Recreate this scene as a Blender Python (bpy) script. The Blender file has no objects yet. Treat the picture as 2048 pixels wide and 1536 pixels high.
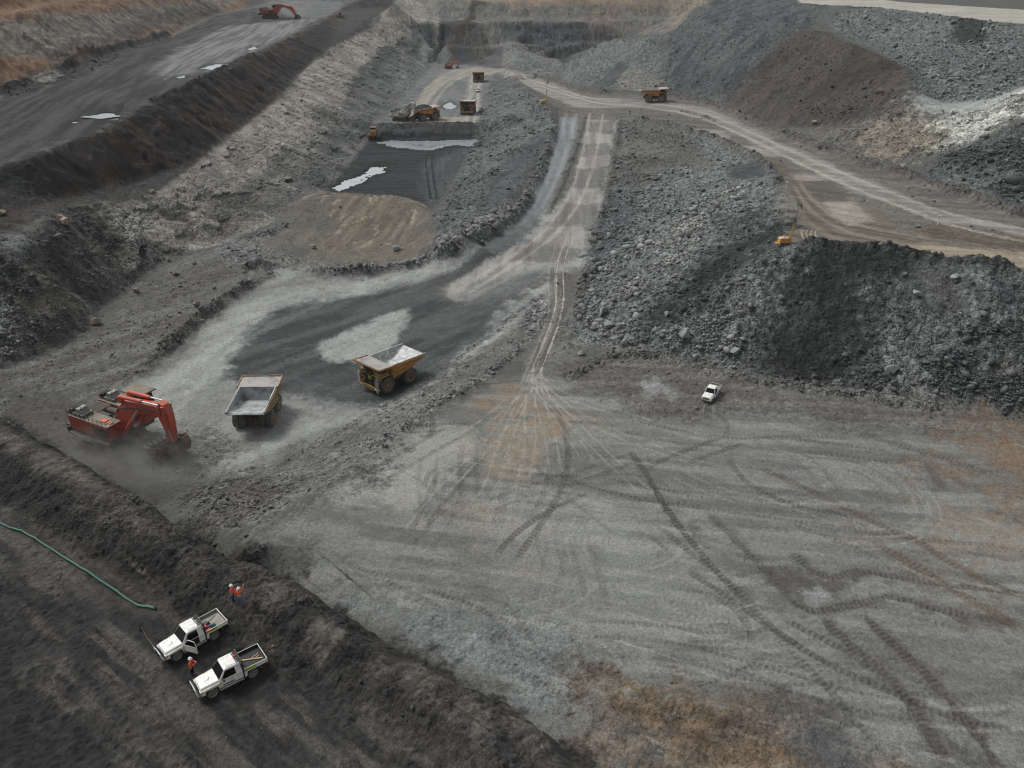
import bpy, bmesh, math, random
import numpy as np
from mathutils import Vector, Matrix
from mathutils.geometry import delaunay_2d_cdt

C = bpy.context.scene.collection
scene = bpy.context.scene
R = math.radians

# ------------------------------------------------------------------ camera, world, sun
CAMH = 70.0
PITCH = R(28.0)
FPX = 1600.0                                  # focal length in pixels of a 2048 wide frame
cam_d = bpy.data.cameras.new('camera')
cam_d.sensor_fit = 'HORIZONTAL'
cam_d.sensor_width = 36.0
cam_d.lens = 36.0 * FPX / 2048.0
cam_d.clip_start = 0.5
cam_d.clip_end = 6000.0
cam = bpy.data.objects.new('camera', cam_d)
C.objects.link(cam)
cam.location = (0, 0, CAMH)
cam.rotation_euler = (math.pi / 2 - PITCH, 0, 0)
scene.camera = cam

SUN_EL, SUN_AZ = R(52), R(-55)               # azimuth measured from +Y towards +X
w = bpy.data.worlds.new('World')
scene.world = w
w.use_nodes = True
nt = w.node_tree
bg = nt.nodes['Background']
sky = nt.nodes.new('ShaderNodeTexSky')
sky.sky_type = 'NISHITA'
sky.sun_disc = False
sky.sun_elevation = SUN_EL
sky.sun_rotation = SUN_AZ
sky.air_density = 1.0
sky.dust_density = 4.0
sky.ozone_density = 1.0
hs = nt.nodes.new('ShaderNodeHueSaturation')
hs.inputs['Saturation'].default_value = 0.10
nt.links.new(sky.outputs['Color'], hs.inputs['Color'])
nt.links.new(hs.outputs['Color'], bg.inputs['Color'])
bg.inputs['Strength'].default_value = 0.12
sun_d = bpy.data.lights.new('sun', 'SUN')
sun_d.energy = 1.5
sun_d.angle = R(14)
sun_d.color = (1.0, 0.97, 0.92)
sun = bpy.data.objects.new('sun', sun_d)
C.objects.link(sun)
sd = Vector((math.sin(SUN_AZ) * math.cos(SUN_EL), math.cos(SUN_AZ) * math.cos(SUN_EL), math.sin(SUN_EL)))
sun.rotation_euler = (-sd).to_track_quat('-Z', 'Y').to_euler()
sun.location = sd * 300
scene.view_settings.view_transform = 'Standard'
scene.view_settings.look = 'None'
scene.view_settings.exposure = 0.22
scene.view_settings.gamma = 1.0

# ------------------------------------------------------------------ survey helpers
cP, sP = math.cos(PITCH), math.sin(PITCH)
def ray(u, v):
    r = (u - 1024) / FPX
    s = (768 - v) / FPX
    return (r, cP + sP * s, -sP + cP * s)
def P(u, v, z):
    d = ray(u, v)
    t = (z - CAMH) / d[2]
    return (d[0] * t, d[1] * t, z)

def lin(h):
    h = h.lstrip('#')
    c = np.array([int(h[i:i + 2], 16) / 255.0 for i in (0, 2, 4)])
    return np.where(c <= 0.04045, c / 12.92, ((c + 0.055) / 1.055) ** 2.4)

# ------------------------------------------------------------------ noise (numpy)
def hsh(ix, iy, seed):
    a = (ix.astype(np.int64) * 374761393 + iy.astype(np.int64) * 668265263 + seed * 974634777) & 0xffffffff
    a = ((a ^ (a >> 13)) * 1274126177) & 0xffffffff
    a = (a ^ (a >> 16)) & 0xffffffff
    a = (a * 2246822519) & 0xffffffff
    a = a ^ (a >> 15)
    return (a & 0xffffff).astype(np.float32) / 16777215.0
def vn(x, y, seed=0):
    ix = np.floor(x); iy = np.floor(y)
    fx = (x - ix).astype(np.float32); fy = (y - iy).astype(np.float32)
    fx = fx * fx * fx * (fx * (fx * 6 - 15) + 10); fy = fy * fy * fy * (fy * (fy * 6 - 15) + 10)
    ix = ix.astype(np.int64); iy = iy.astype(np.int64)
    a = hsh(ix, iy, seed); b = hsh(ix + 1, iy, seed); c = hsh(ix, iy + 1, seed); d = hsh(ix + 1, iy + 1, seed)
    return (a + (b - a) * fx + (c - a) * fy + (a - b - c + d) * fx * fy) * 2 - 1
def fbm(x, y, oc=4, seed=0, gain=0.5):
    o = 0; a = 1.0; n = 0
    for k in range(oc):
        o = o + a * vn(x * 2.0 ** k + 17.3 * k, y * 2.0 ** k - 9.1 * k, seed + k * 31)
        n += a; a *= gain
    return o / n
def ridged(x, y, oc=4, seed=0):
    o = 0; a = 1.0; n = 0
    for k in range(oc):
        o = o + a * (1 - 2 * np.abs(vn(x * 2.0 ** k + 7.3 * k, y * 2.0 ** k - 3.1 * k, seed + k * 37)))
        n += a; a *= 0.5
    return o / n
def cells(x, y, seed=0):
    """worley: distance to the nearest point, and that cell's random number"""
    ix = np.floor(x).astype(np.int64); iy = np.floor(y).astype(np.int64)
    best = np.full(x.shape, 9.0, np.float32); rid = np.zeros(x.shape, np.float32)
    for dx in (-1, 0, 1):
        for dy in (-1, 0, 1):
            jx = ix + dx; jy = iy + dy
            px = jx + hsh(jx, jy, seed); py = jy + hsh(jx, jy, seed + 5)
            d = np.hypot(px - x, py - y).astype(np.float32)
            m = d < best
            best = np.where(m, d, best)
            rid = np.where(m, hsh(jx, jy, seed + 9), rid)
    return best, rid
def sst(a, b, x):
    t = np.clip((x - a) / (b - a), 0, 1)
    return t * t * (3 - 2 * t)

# ------------------------------------------------------------------ terrain skeleton
LINES = []
def L(*pts): LINES.append([P(*p) for p in pts])
def W(*pts): LINES.append([tuple(map(float, p)) for p in pts])
def hidden(line, dx, dy, z, dz=0.0):
    LINES.append([(p[0] + dx, p[1] + dy, (z + dz * i)) for i, p in enumerate(line)])
# utility bench (near, lower left)
L((0, 990, 24), (120, 1085, 24), (300, 1195, 24), (440, 1262, 24), (560, 1325, 24), (700, 1405, 24.3), (900, 1540, 25), (1050, 1700, 25))
L((0, 885, 25.8), (130, 950, 26.2), (300, 1065, 26.0), (450, 1150, 25.8), (620, 1235, 26.0), (780, 1340, 26.2), (930, 1440, 26.8), (1060, 1540, 27), (1200, 1680, 27))
CREST = [(0, 835), (60, 860), (130, 895), (190, 935), (250, 975), (330, 1035), (400, 1082), (470, 1108), (560, 1150), (650, 1200),
         (760, 1270), (800, 1300), (870, 1340), (960, 1385), (1000, 1400), (1060, 1445), (1110, 1490), (1180, 1540), (1320, 1640), (1500, 1800)]
L(*[(u, v, 25.0) for u, v in CREST])
for i, (u, v) in enumerate(CREST[:-1]):
    a, b = P(u, v, 25), P(*CREST[i + 1], 25)
    zf = 0.5 if u < 380 else (4.0 if u < 500 else 8.0)
    zg = 0.5 if CREST[i + 1][0] < 380 else (4.0 if CREST[i + 1][0] < 500 else 8.0)
    k = 9.0
    LINES.append([(a[0] + .55 * k, a[1] + .83 * k, zf), (b[0] + .55 * k, b[1] + .83 * k, zg)])
W((-57, 76, 25), (-80, 86, 25), (-118, 72, 25), (-150, 30, 25), (-200, 0, 25))
W((-52, 86, .5), (-78, 97, .5), (-124, 84, .5), (-160, 42, .5), (-215, 10, .5))
L((200, 1300, 24), (430, 1340, 24), (600, 1450, 24), (800, 1600, 24.5))
L((60, 1130, 23.6), (250, 1330, 23.8), (400, 1560, 23.6))
L((0, 1120, 23.4), (60, 1230, 23.2), (150, 1350, 23.0), (260, 1530, 22.8))
L((0, 1250, 22.2), (60, 1400, 21.9), (130, 1560, 21.6))
W((0, 5, 24), (-30, 0, 22), (-60, 20, 22), (-120, 0, 22)); W((40, 6, 25), (24, 18, 26.5), (70, -20, 25)); W((-200, -40, 22), (0, -40, 23), (200, -40, 24))
# loop floor
L((0, 790, .4), (150, 830, .1), (300, 930, 0), (380, 965, .5))
L((250, 760, .2), (450, 830, 0), (620, 830, .3), (800, 770, .8), (930, 680, 2.0), (1030, 600, 3.8))
L((400, 660, .8), (520, 600, 1.2), (660, 600, 1.2), (800, 590, 2.0), (900, 560, 3.2), (1000, 520, 4.8))
L((380, 960, 1), (560, 935, 1), (650, 882, 1), (760, 822, 1.2), (880, 747, 1.8), (1000, 660, 3), (1075, 590, 4.2))
L((480, 1090, 8), (590, 1010, 8), (690, 950, 7.5), (760, 880, 7), (850, 825, 6.5), (950, 772, 5.8), (1050, 690, 5), (1100, 620, 4.8))
L((400, 1040, 4), (520, 985, 4.5), (620, 940, 4.5), (700, 890, 4))
# grey bench
L((600, 1080, 8), (900, 1000, 8), (1200, 1000, 8), (1500, 1000, 8.5), (1800, 1000, 9), (2048, 1000, 10.5))
L((800, 1200, 8), (1200, 1400, 8.5), (1600, 1400, 9), (2000, 1400, 10), (2200, 1500, 10))
L((960, 850, 6.6), (1300, 850, 7.5), (1700, 900, 8.7), (2048, 910, 9.5)); L((1100, 720, 5.5), (1130, 620, 5))
# left slopes
d_ = [(0, 742, 1), (100, 705, 1), (190, 658, 1.5), (195, 615, 2), (226, 596, 2), (279, 560, 2.5), (325, 526, 3), (390, 495, 3), (427, 489, 3), (512, 450, 5), (590, 405, 9)]
L(*d_)
W((-97, 135, 1), (-130, 105, 1), (-165, 60, 1), (-230, 30, 1))
L((0, 478, 18), (34, 495, 17), (78, 458, 17.5), (100, 430, 18.5), (146, 410, 16.5), (175, 412, 16), (250, 400, 14.3), (325, 387, 15), (345, 372, 15.5), (390, 337, 17),
  (430, 305, 18), (470, 275, 19.3), (510, 243, 20), (550, 212, 21), (590, 165, 22.5), (625, 130, 24), (665, 105, 25), (710, 77, 26), (745, 40, 31), (790, 5, 42))
W((-108, 163, 18), (-150, 130, 18), (-195, 80, 18), (-260, 40, 18))
L((0, 440, 19), (80, 405, 18.5), (150, 390, 17.3), (280, 362, 16), (370, 325, 18), (420, 295, 19.5), (500, 232, 21), (545, 195, 22.5), (600, 150, 24), (650, 108, 26), (700, 70, 28), (740, 32, 33))
W((-113, 174, 19), (-160, 138, 19), (-210, 86, 19), (-280, 50, 19))
L((0, 326, 26.5), (55, 315, 27.2), (125, 286, 27.6), (187, 273, 28), (234, 240, 29.5), (307, 203, 32), (365, 177, 33), (427, 146, 33.5), (469, 130, 34), (510, 107, 34), (590, 68, 34), (650, 38, 34.5), (700, 5, 37))
W((-124, 196, 26.5), (-175, 150, 25), (-230, 100, 25), (-310, 60, 25))
F_ = [P(0, 190, 30), P(62, 157, 32), P(167, 130, 34), P(234, 103, 35), P(338, 71, 35), P(430, 30, 35), P(500, 14, 36), P(560, 0, 38)]
LINES.append(F_)
W((-172, 262, 30), (-185, 235, 29), (-235, 180, 29), (-320, 110, 29))
LINES.append([(p[0] - 22 - i * 2, p[1] + 8 + i * 6, 50 + i) for i, p in enumerate(F_)])
LINES.append([(p[0] - 26 - i * 2, p[1] + 9 + i * 6, 51 + i) for i, p in enumerate(F_)])
LINES.append([(p[0] - 55 - i * 2, p[1] + 16 + i * 10, 76 + i) for i, p in enumerate(F_)])
W((-215, 250, 72), (-270, 200, 72), (-360, 140, 72))
# pit
L((655, 383, 6.5), (700, 325, 6.5), (738, 277, 6.8))
L((738, 277, 6.8), (800, 276, 6.8), (850, 276, 6.8), (900, 275, 6.8), (948, 274, 6.8))
L((748, 250, 11), (800, 249, 11), (850, 249, 11), (900, 248, 11), (957, 247, 11))
L((748, 250, 11), (790, 215, 10), (830, 170, 8), (860, 135, 6), (880, 120, 5))
L((860, 395, 6.8), (905, 360, 6.8), (940, 300, 6.8), (948, 274, 6.8)); L((957, 247, 11), (962, 225, 11), (970, 185, 8), (990, 152, 7.5))
L((720, 350, 6.5), (850, 350, 6.5)); L((900, 200, 9.5), (930, 160, 6.5)); L((900, 138, 5), (960, 140, 6.5))
K_ = [(1015, 138, 12), (1050, 172, 15), (1088, 206, 17), (1108, 238, 16), (1085, 290, 14), (1040, 370, 11.5), (995, 430, 9.8), (930, 468, 9), (880, 478, 8.5), (862, 440, 9.5)]
L(*K_)
M_ = [(600, 402, 10.5), (650, 388, 11), (700, 390, 11), (780, 395, 11), (830, 405, 10.5), (862, 424, 9.5)]
L(*M_)
LINES.append([(p[0], p[1] + 9, 6.5) for p in [P(*q) for q in M_[1:]]])
L((540, 505, 3.5), (640, 522, 3.2), (740, 530, 3.2), (830, 512, 4.2), (870, 490, 6))
L((600, 460, 6), (700, 460, 6.5), (800, 460, 6.5))
# ramp and roads
L((1125, 232, 14), (1105, 300, 12), (1075, 390, 9), (1045, 432, 7.5), (980, 475, 6), (900, 512, 5), (800, 545, 3.5), (700, 555, 2.5), (600, 545, 2.5))
L((1180, 232, 14.5), (1150, 330, 11), (1130, 420, 8), (1090, 480, 6.4), (1020, 550, 4.5))
L((1130, 215, 15), (1200, 212, 15.5), (1260, 212, 16.5), (1310, 205, 17))
L((1232, 238, 15), (1222, 330, 11.5), (1205, 420, 8.5), (1180, 500, 6.7), (1165, 560, 5.5), (1150, 640, 5), (1145, 690, 5.2), (1230, 695, 6.5), (1330, 715, 7), (1440, 732, 7.6),
  (1540, 762, 8), (1640, 772, 8.3), (1760, 792, 8.6), (1900, 822, 9), (2048, 842, 9), (2300, 880, 9))
L((1250, 236, 16), (1330, 248, 17.5), (1400, 268, 18), (1470, 298, 19), (1530, 328, 20), (1560, 372, 20.5), (1562, 430, 21), (1552, 475, 21.8), (1580, 492, 22), (1640, 490, 22),
  (1700, 500, 22.5), (1800, 516, 23), (1900, 528, 23.5), (2048, 548, 24), (2300, 590, 25))
L((1040, 145, 9), (1100, 160, 11.5), (1160, 185, 14), (1230, 195, 16), (1300, 185, 17.5), (1360, 195, 17.5), (1420, 205, 17.5), (1480, 235, 18), (1560, 270, 19), (1700, 318, 21),
  (1850, 362, 22), (1960, 405, 23), (2048, 440, 24), (2300, 520, 25))
L((1000, 148, 8.5), (1080, 185, 12.5), (1120, 205, 14.5))
L((1340, 222, 17), (1440, 252, 17.8), (1530, 300, 19), (1640, 370, 20.5), (1760, 420, 21.5), (1900, 470, 22.5), (2048, 500, 23.5))
# right hand dumps
L((1630, 62, 42), (1700, 90, 41), (1760, 115, 39.5), (1815, 137, 38), (1820, 170, 36), (1815, 205, 33))
L((1700, 62, 40), (1790, 100, 37), (1850, 150, 34), (1880, 200, 31.5)); L((1900, 217, 31), (1980, 205, 31.5), (2048, 165, 35))
L((1835, 322, 24), (1870, 305, 26), (1950, 250, 31), (2048, 188, 38), (2300, 80, 50))
L((1640, 8, 48), (1800, 28, 48), (2048, 52, 48), (2300, 85, 48)); L((1560, -3, 49), (2048, 18, 49.5), (2300, 30, 50)); 
L((1430, 0, 48), (1390, 32, 42), (1350, 62, 37), (1290, 76, 34), (1210, 82, 31), (1130, 130, 19.5), (1100, 150, 13))
LINES.append([(p[0] - 14, p[1] + 20, z) for p, z in zip([P(*q) for q in ((1430, 0, 48), (1350, 62, 37), (1290, 76, 34), (1210, 82, 31), (1130, 130, 19.5))], (40, 24, 18, 12, 8))])
L((1240, 150, 21), (1330, 150, 22), (1420, 170, 21)); L((1180, 130, 21), (1210, 165, 16.5)); L((1460, 120, 31), (1500, 60, 40), (1530, 20, 46))
L((1040, 115, 14), (1010, 85, 20), (985, 110, 12)); L((1080, 112, 13), (1125, 134, 10))
# end wall and beyond
W((-60, 588, 5), (-20, 600, 5), (30, 606, 5), (60, 610, 6), (160, 615, 10)); W((-85, 622, 28), (-60, 640, 28), (-40, 638, 27), (-20, 652, 29), (0, 650, 29), (25, 658, 29), (60, 652, 28), (90, 660, 29), (160, 655, 29))
W((-58, 604, 13), (-40, 612, 15), (-20, 610, 13), (0, 620, 16), (25, 616, 13), (50, 626, 16), (90, 622, 14)); W((-64, 612, 14), (-42, 622, 16), (-20, 620, 14), (0, 632, 17), (25, 626, 14), (50, 636, 17), (90, 634, 15))
W((-88, 655, 31), (-40, 660, 30), (0, 672, 31), (60, 676, 31), (160, 672, 31), (220, 650, 31)); W((-90, 676, 38), (-50, 690, 41), (0, 694, 40), (50, 702, 42), (120, 700, 41)); W((-60, 698, 42), (0, 706, 42), (60, 712, 43)); W((-100, 700, 50), (0, 735, 60), (120, 740, 62), (240, 700, 60)); W((-130, 800, 62), (0, 860, 70), (250, 860, 72), (500, 800, 75))
W((-300, 900, 78), (-700, 900, 95), (-900, 400, 95), (-600, 100, 90), (-600, -60, 70)); W((-1200, 2200, 120), (0, 2200, 110), (1200, 2200, 120)); W((0, 1200, 85), (500, 1200, 85), (-500, 1200, 90))
W((260, 520, 52), (330, 420, 54), (420, 300, 56), (420, 150, 58), (420, -60, 55)); W((700, 600, 70), (900, 300, 75), (900, -60, 60), (1200, 900, 90)); W((170, 60, 10), (180, 110, 24), (260, 60, 25), (200, -60, 12), (110, 0, 10))
W((-1400, 0, 90), (-1400, 1000, 110)); W((1400, 0, 80), (1400, 1400, 100)); W((-1400, -100, 80), (1400, -100, 80))

# dense points -> delaunay -> 1 m raster
pts = {}
for ln in LINES:
    for a, b in zip(ln[:-1], ln[1:]):
        d = math.dist(a[:2], b[:2])
        n = max(1, int(d / (3.0 if d < 150 else 40)))
        for k in range(n + 1):
            f = k / n
            q = tuple(a[i] + (b[i] - a[i]) * f for i in range(3))
            key = (round(q[0] / 1.2), round(q[1] / 1.2))
            pts.setdefault(key, q)
pl = list(pts.values())
res = delaunay_2d_cdt([Vector(p[:2]) for p in pl], [], [], 0, 1e-5)
vz = [0.0] * len(res[0])
for i, ov in enumerate(res[3]):
    vz[i] = pl[ov[0]][2] if ov else 0.0
GX0, GY0, GN, GM = -620, -80, 1241, 1401
zg = np.full((GM, GN), 70.0, np.float32)
vx = [v.x for v in res[0]]; vy = [v.y for v in res[0]]
for f in res[2]:
    if len(f) != 3: continue
    (ax, ay, az), (bx_, by_, bz_), (cx_, cy_, cz_) = [(vx[i], vy[i], vz[i]) for i in f]
    x0, x1 = max(GX0, math.floor(min(ax, bx_, cx_))), min(GX0 + GN - 1, math.ceil(max(ax, bx_, cx_)))
    y0, y1 = max(GY0, math.floor(min(ay, by_, cy_))), min(GY0 + GM - 1, math.ceil(max(ay, by_, cy_)))
    if x1 < x0 or y1 < y0: continue
    X, Y = np.meshgrid(np.arange(x0, x1 + 1), np.arange(y0, y1 + 1))
    den = (by_ - cy_) * (ax - cx_) + (cx_ - bx_) * (ay - cy_)
    if abs(den) < 1e-9: continue
    l1 = ((by_ - cy_) * (X - cx_) + (cx_ - bx_) * (Y - cy_)) / den
    l2 = ((cy_ - ay) * (X - cx_) + (ax - cx_) * (Y - cy_)) / den
    l3 = 1 - l1 - l2
    m = (l1 > -1e-6) & (l2 > -1e-6) & (l3 > -1e-6)
    sub = zg[y0 - GY0:y1 - GY0 + 1, x0 - GX0:x1 - GX0 + 1]
    sub[m] = (l1 * az + l2 * bz_ + l3 * cz_)[m]
for _ in range(1):                                  # soften the breaklines a little
    p = np.pad(zg, 1, mode='edge')
    zg = (p[1:-1, 1:-1] * 4 + 2 * (p[:-2, 1:-1] + p[2:, 1:-1] + p[1:-1, :-2] + p[1:-1, 2:]) + p[:-2, :-2] + p[2:, 2:] + p[:-2, 2:] + p[2:, :-2]) / 16
def Z0(x, y):
    x = np.clip(np.asarray(x, np.float64) - GX0, 0, GN - 1.001); y = np.clip(np.asarray(y, np.float64) - GY0, 0, GM - 1.001)
    i = x.astype(int); j = y.astype(int); fx = x - i; fy = y - j
    return (zg[j, i] * (1 - fx) * (1 - fy) + zg[j, i + 1] * fx * (1 - fy) + zg[j + 1, i] * (1 - fx) * fy + zg[j + 1, i + 1] * fx * fy)
TT = np.exp(np.linspace(math.log(25), math.log(1500), 2600))
def hit(u, v):
    """world point of the bare ground seen at a photo pixel"""
    d = ray(u, v)
    x, y, z = d[0] * TT, d[1] * TT, CAMH + d[2] * TT
    g = Z0(x, y)
    k = np.argmax(z < g)
    if not (z < g).any(): k = len(TT) - 1
    if k > 0:
        a = z[k - 1] - g[k - 1]; b = g[k] - z[k]
        f = a / (a + b + 1e-9)
        t = TT[k - 1] + (TT[k] - TT[k - 1]) * f
    else: t = TT[0]
    return (d[0] * t, d[1] * t, CAMH + d[2] * t)
# ------------------------------------------------------------------ terrain sheet: rays of points around the camera's foot, finer where the view looks
NA = 1240
az_in = np.linspace(-R(37), R(37), int(NA * 0.8))
az = np.concatenate([np.linspace(-R(64), -R(37), int(NA * 0.1), endpoint=False), az_in, np.linspace(R(37), R(64), int(NA * 0.1) + 1)[1:]])
rad = [14.0]
while rad[-1] < 1900:
    r_ = rad[-1]
    rad.append(r_ + min(.00105 * (r_ * r_ + 3400) / 58, .0038 * r_))
rad = np.array(rad); NR = len(rad)
A, RR = np.meshgrid(az, rad)
NAc = len(az)
X = (np.sin(A) * RR).ravel(); Y = (np.cos(A) * RR).ravel()
Zt = Z0(X, Y).astype(np.float32)
gx = (Z0(X + 1, Y) - Z0(X - 1, Y)) / 2; gy = (Z0(X, Y + 1) - Z0(X, Y - 1)) / 2
slope = np.hypot(gx, gy).astype(np.float32)
DIST = RR.ravel().astype(np.float32)
N = len(X)
big = fbm(X / 28, Y / 28, 3, 1); med = fbm(X / 7, Y / 7, 3, 2); sml = fbm(X / 1.6, Y / 1.6, 4, 3); fin = fbm(X / .45, Y / .45, 2, 4)
col = np.tile(lin('#555653').astype(np.float32), (N, 1))
rub = np.full(N, 0.12, np.float32)           # how stony
dz = np.zeros(N, np.float32)
drg = np.full(N, 0.25, np.float32)            # relief amplitude

def world(poly):
    return np.array([hit(*p)[:2] for p in poly])
def sdist(px, py, W_, closed=True):
    """signed distance to a polygon, negative inside"""
    n = len(W_); d2 = np.full(px.shape, 1e12); ins = np.zeros(px.shape, bool)
    for i in range(n if closed else n - 1):
        ax, ay = W_[i]; bx, by = W_[(i + 1) % n]
        ex, ey = bx - ax, by - ay
        t = np.clip(((px - ax) * ex + (py - ay) * ey) / (ex * ex + ey * ey + 1e-12), 0, 1)
        d2 = np.minimum(d2, (px - ax - ex * t) ** 2 + (py - ay - ey * t) ** 2)
        if closed:
            c = ((ay > py) != (by > py))
            with np.errstate(divide='ignore', invalid='ignore'):
                ins ^= c & (px < ex * (py - ay) / (ey if abs(ey) > 1e-12 else 1e-12) + ax)
    d = np.sqrt(d2)
    return np.where(ins, -d, d) if closed else d
def streak(x, y, ang, s1, s2, oc=3, seed=0):
    c, s = math.cos(ang), math.sin(ang)
    return fbm((x * c + y * s) / s1, (-x * s + y * c) / s2, oc, seed)
REG = []
def region(a, b, soft, rubv, relief, poly, alpha=1.0, ang=None, st=(14, 1.5), mixs=1.0, thr=0.0, keep=False, wob=1.0):
    W_ = world(poly)
    pad = soft * 3 + 2
    idx = np.nonzero((X > W_[:, 0].min() - pad) & (X < W_[:, 0].max() + pad) & (Y > W_[:, 1].min() - pad) & (Y < W_[:, 1].max() + pad))[0]
    if len(idx) == 0: return
    x, y = X[idx], Y[idx]
    d = sdist(x, y, W_) + wob * soft * (1.1 * med[idx] + .9 * sml[idx] + .5 * fin[idx])
    k = (1 - sst(-soft * .85, soft * .85, d)) * alpha
    j = idx[k > 0.002]; k = k[k > 0.002].astype(np.float32)
    if ang is None:
        n = .55 * med[j] + .35 * big[j] + .45 * sml[j]
    else:
        n = streak(X[j], Y[j], ang, st[0], st[1], 4, 11).astype(np.float32) * 1.1 + .25 * sml[j]
    m = sst(-.45 + thr, .45 + thr, n * mixs)[:, None]
    c = (lin(a) * (1 - m) + lin(b) * m).astype(np.float32)
    col[j] += (c - col[j]) * k[:, None]
    if not keep:
        rub[j] += (rubv - rub[j]) * k
        drg[j] += (relief - drg[j]) * k
    REG.append((W_, rubv))
def path(poly, width, colr=None, alpha=.6, depth=0.0, tread=0.0, rubv=None, pair=0.0, hgt=0.0, wob=.3, fade=1.0, bars=None):
    """a strip along a line on the ground: wheel or crawler marks, windrows, lanes"""
    W0 = world(poly)
    # smooth the line
    W_ = W0
    for _ in range(2):
        q = [W_[0]]
        for a, b in zip(W_[:-1], W_[1:]): q += [a * .75 + b * .25, a * .25 + b * .75]
        q.append(W_[-1]); W_ = np.array(q)
    offs = [-pair / 2, pair / 2] if pair else [0.0]
    tg = np.gradient(W_, axis=0); tg /= np.linalg.norm(tg, axis=1)[:, None] + 1e-9
    nr = np.stack([-tg[:, 1], tg[:, 0]], 1)
    for o in offs:
        Q = W_ + nr * o
        wd = width * 1.6 + .4
        idx = np.nonzero((X > Q[:, 0].min() - wd) & (X < Q[:, 0].max() + wd) & (Y > Q[:, 1].min() - wd) & (Y < Q[:, 1].max() + wd))[0]
        if len(idx) == 0: continue
        x, y = X[idx], Y[idx]
        best = np.full(x.shape, 1e9); arc = np.zeros(x.shape); s0 = 0.0
        for i in range(len(Q) - 1):
            ax, ay = Q[i]; ex, ey = Q[i + 1] - Q[i]; ll = math.hypot(ex, ey) + 1e-9
            t = np.clip(((x - ax) * ex + (y - ay) * ey) / ll ** 2, 0, 1)
            d = np.hypot(x - ax - ex * t, y - ay - ey * t)
            m = d < best
            best[m] = d[m]; arc[m] = (s0 + t * ll)[m]
            s0 += ll
        d = best / width + wob * sml[idx] * .6
        k = (1 - sst(.38, .62, d))
        k *= np.clip(sst(0, 2.0, arc) * sst(0, 2.0, s0 - arc), 0, 1) if fade else 1
        k *= np.clip(.95 + .6 * med[idx] + .3 * big[idx], .15, 1)
        if tread:
            bar = np.clip(.5 + .6 * np.sin((arc + .12 * med[idx]) * 2 * math.pi / tread) + .5 * sml[idx] + .3 * fin[idx], 0, 1)
            kk = k * (.5 + .5 * bar)
            dz[idx] -= (depth * k * (0.4 + bar)).astype(np.float32)
        else:
            kk = k
            dz[idx] -= (depth * k).astype(np.float32)
        if hgt:
            g = np.exp(-(best / (width * .45)) ** 2) * (1 + .5 * med[idx] + .35 * sml[idx]) * np.clip(sst(0, 3, arc) * sst(0, 3, s0 - arc), 0, 1)
            dz[idx] += (hgt * g).astype(np.float32)
        if colr:
            col[idx] += (lin(colr).astype(np.float32) - col[idx]) * (kk * alpha)[:, None].astype(np.float32)
        if rubv is not None:
            rub[idx] += (rubv - rub[idx]) * k.astype(np.float32)
POOLS = []
def pool(poly, soft=1.2):
    W_ = world(poly); lv = float(np.median(Z0(W_[:, 0], W_[:, 1])))
    idx = np.nonzero((X > W_[:, 0].min() - 8) & (X < W_[:, 0].max() + 8) & (Y > W_[:, 1].min() - 8) & (Y < W_[:, 1].max() + 8))[0]
    d = sdist(X[idx], Y[idx], W_)
    k = (1 - sst(0, 6, d)).astype(np.float32); Zt[idx] += (lv - Zt[idx]) * k; slope[idx] *= 1 - k; drg[idx] *= 1 - .8 * k
    d = d + soft * (1.5 * med[idx] + 1.3 * sml[idx])
    dz[idx] -= (.5 * (1 - sst(-soft * .4, soft * .4, d))).astype(np.float32)
    wet = (sst(-2.5, 0, d) * (1 - sst(soft, soft * 2 + 2.5, d))).astype(np.float32); col[idx] *= (1 - .38 * wet)[:, None]
    POOLS.append((W_, lv - .22))
PIH = math.pi / 2
# --- end wall, dumps and everything far, then nearer ground on top
region('#5f6263', '#6f675c', 3, .5, 1.2, [(790, -40), (1480, -40), (1480, 130), (1150, 140), (1000, 150), (900, 140), (850, 110), (780, 20)])
region('#857663', '#6e6254', 4, .3, 1.0, [(930, -60), (1420, -60), (1330, 10), (1180, 14), (1080, 18), (1020, 20), (930, 12)])
region('#8b8370', '#6b665d', 3, .6, 1.0, [(1330, 0), (1440, -10), (1400, 40), (1345, 62), (1330, 30)])
region('#5c5e60', '#6f6a62', 3, .6, 1.0, [(1235, 20), (1340, 15), (1340, 64), (1290, 74), (1240, 60)])
region('#3a3e41', '#55575a', 3, .5, 2.4, [(1003, 48), (1090, 44), (1168, 44), (1180, 62), (1240, 72), (1265, 78), (1195, 98), (1140, 124), (1095, 112), (1060, 95), (1000, 84)])
region('#2b2f33', '#34383c', 2, .1, .5, [(1098, 118), (1140, 117), (1150, 123), (1140, 130), (1110, 130)])
region('#3f4346', '#56524d', 2.5, .5, 2.2, [(845, 60), (870, 42), (925, 40), (965, 50), (975, 82), (1008, 92), (1006, 135), (930, 133), (880, 112), (862, 90)])
region('#4e4036', '#3b3531', 2, .3, .6, [(945, 0), (975, 4), (950, 40), (925, 80), (905, 118), (888, 118), (915, 60), (930, 25)])
region('#3a3e42', '#44484b', 1.5, .1, .4, [(910, 86), (1005, 92), (1006, 134), (910, 126)], ang=PIH, st=(8, 1))
region('#262a2d', '#303437', 2, .1, .4, [(930, 126), (965, 124), (968, 135), (945, 138), (920, 134)])
region('#6f7371', '#606463', 3, .9, .8, [(1005, 78), (1035, 85), (1130, 130), (1150, 150), (1060, 150), (1010, 135)])
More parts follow.
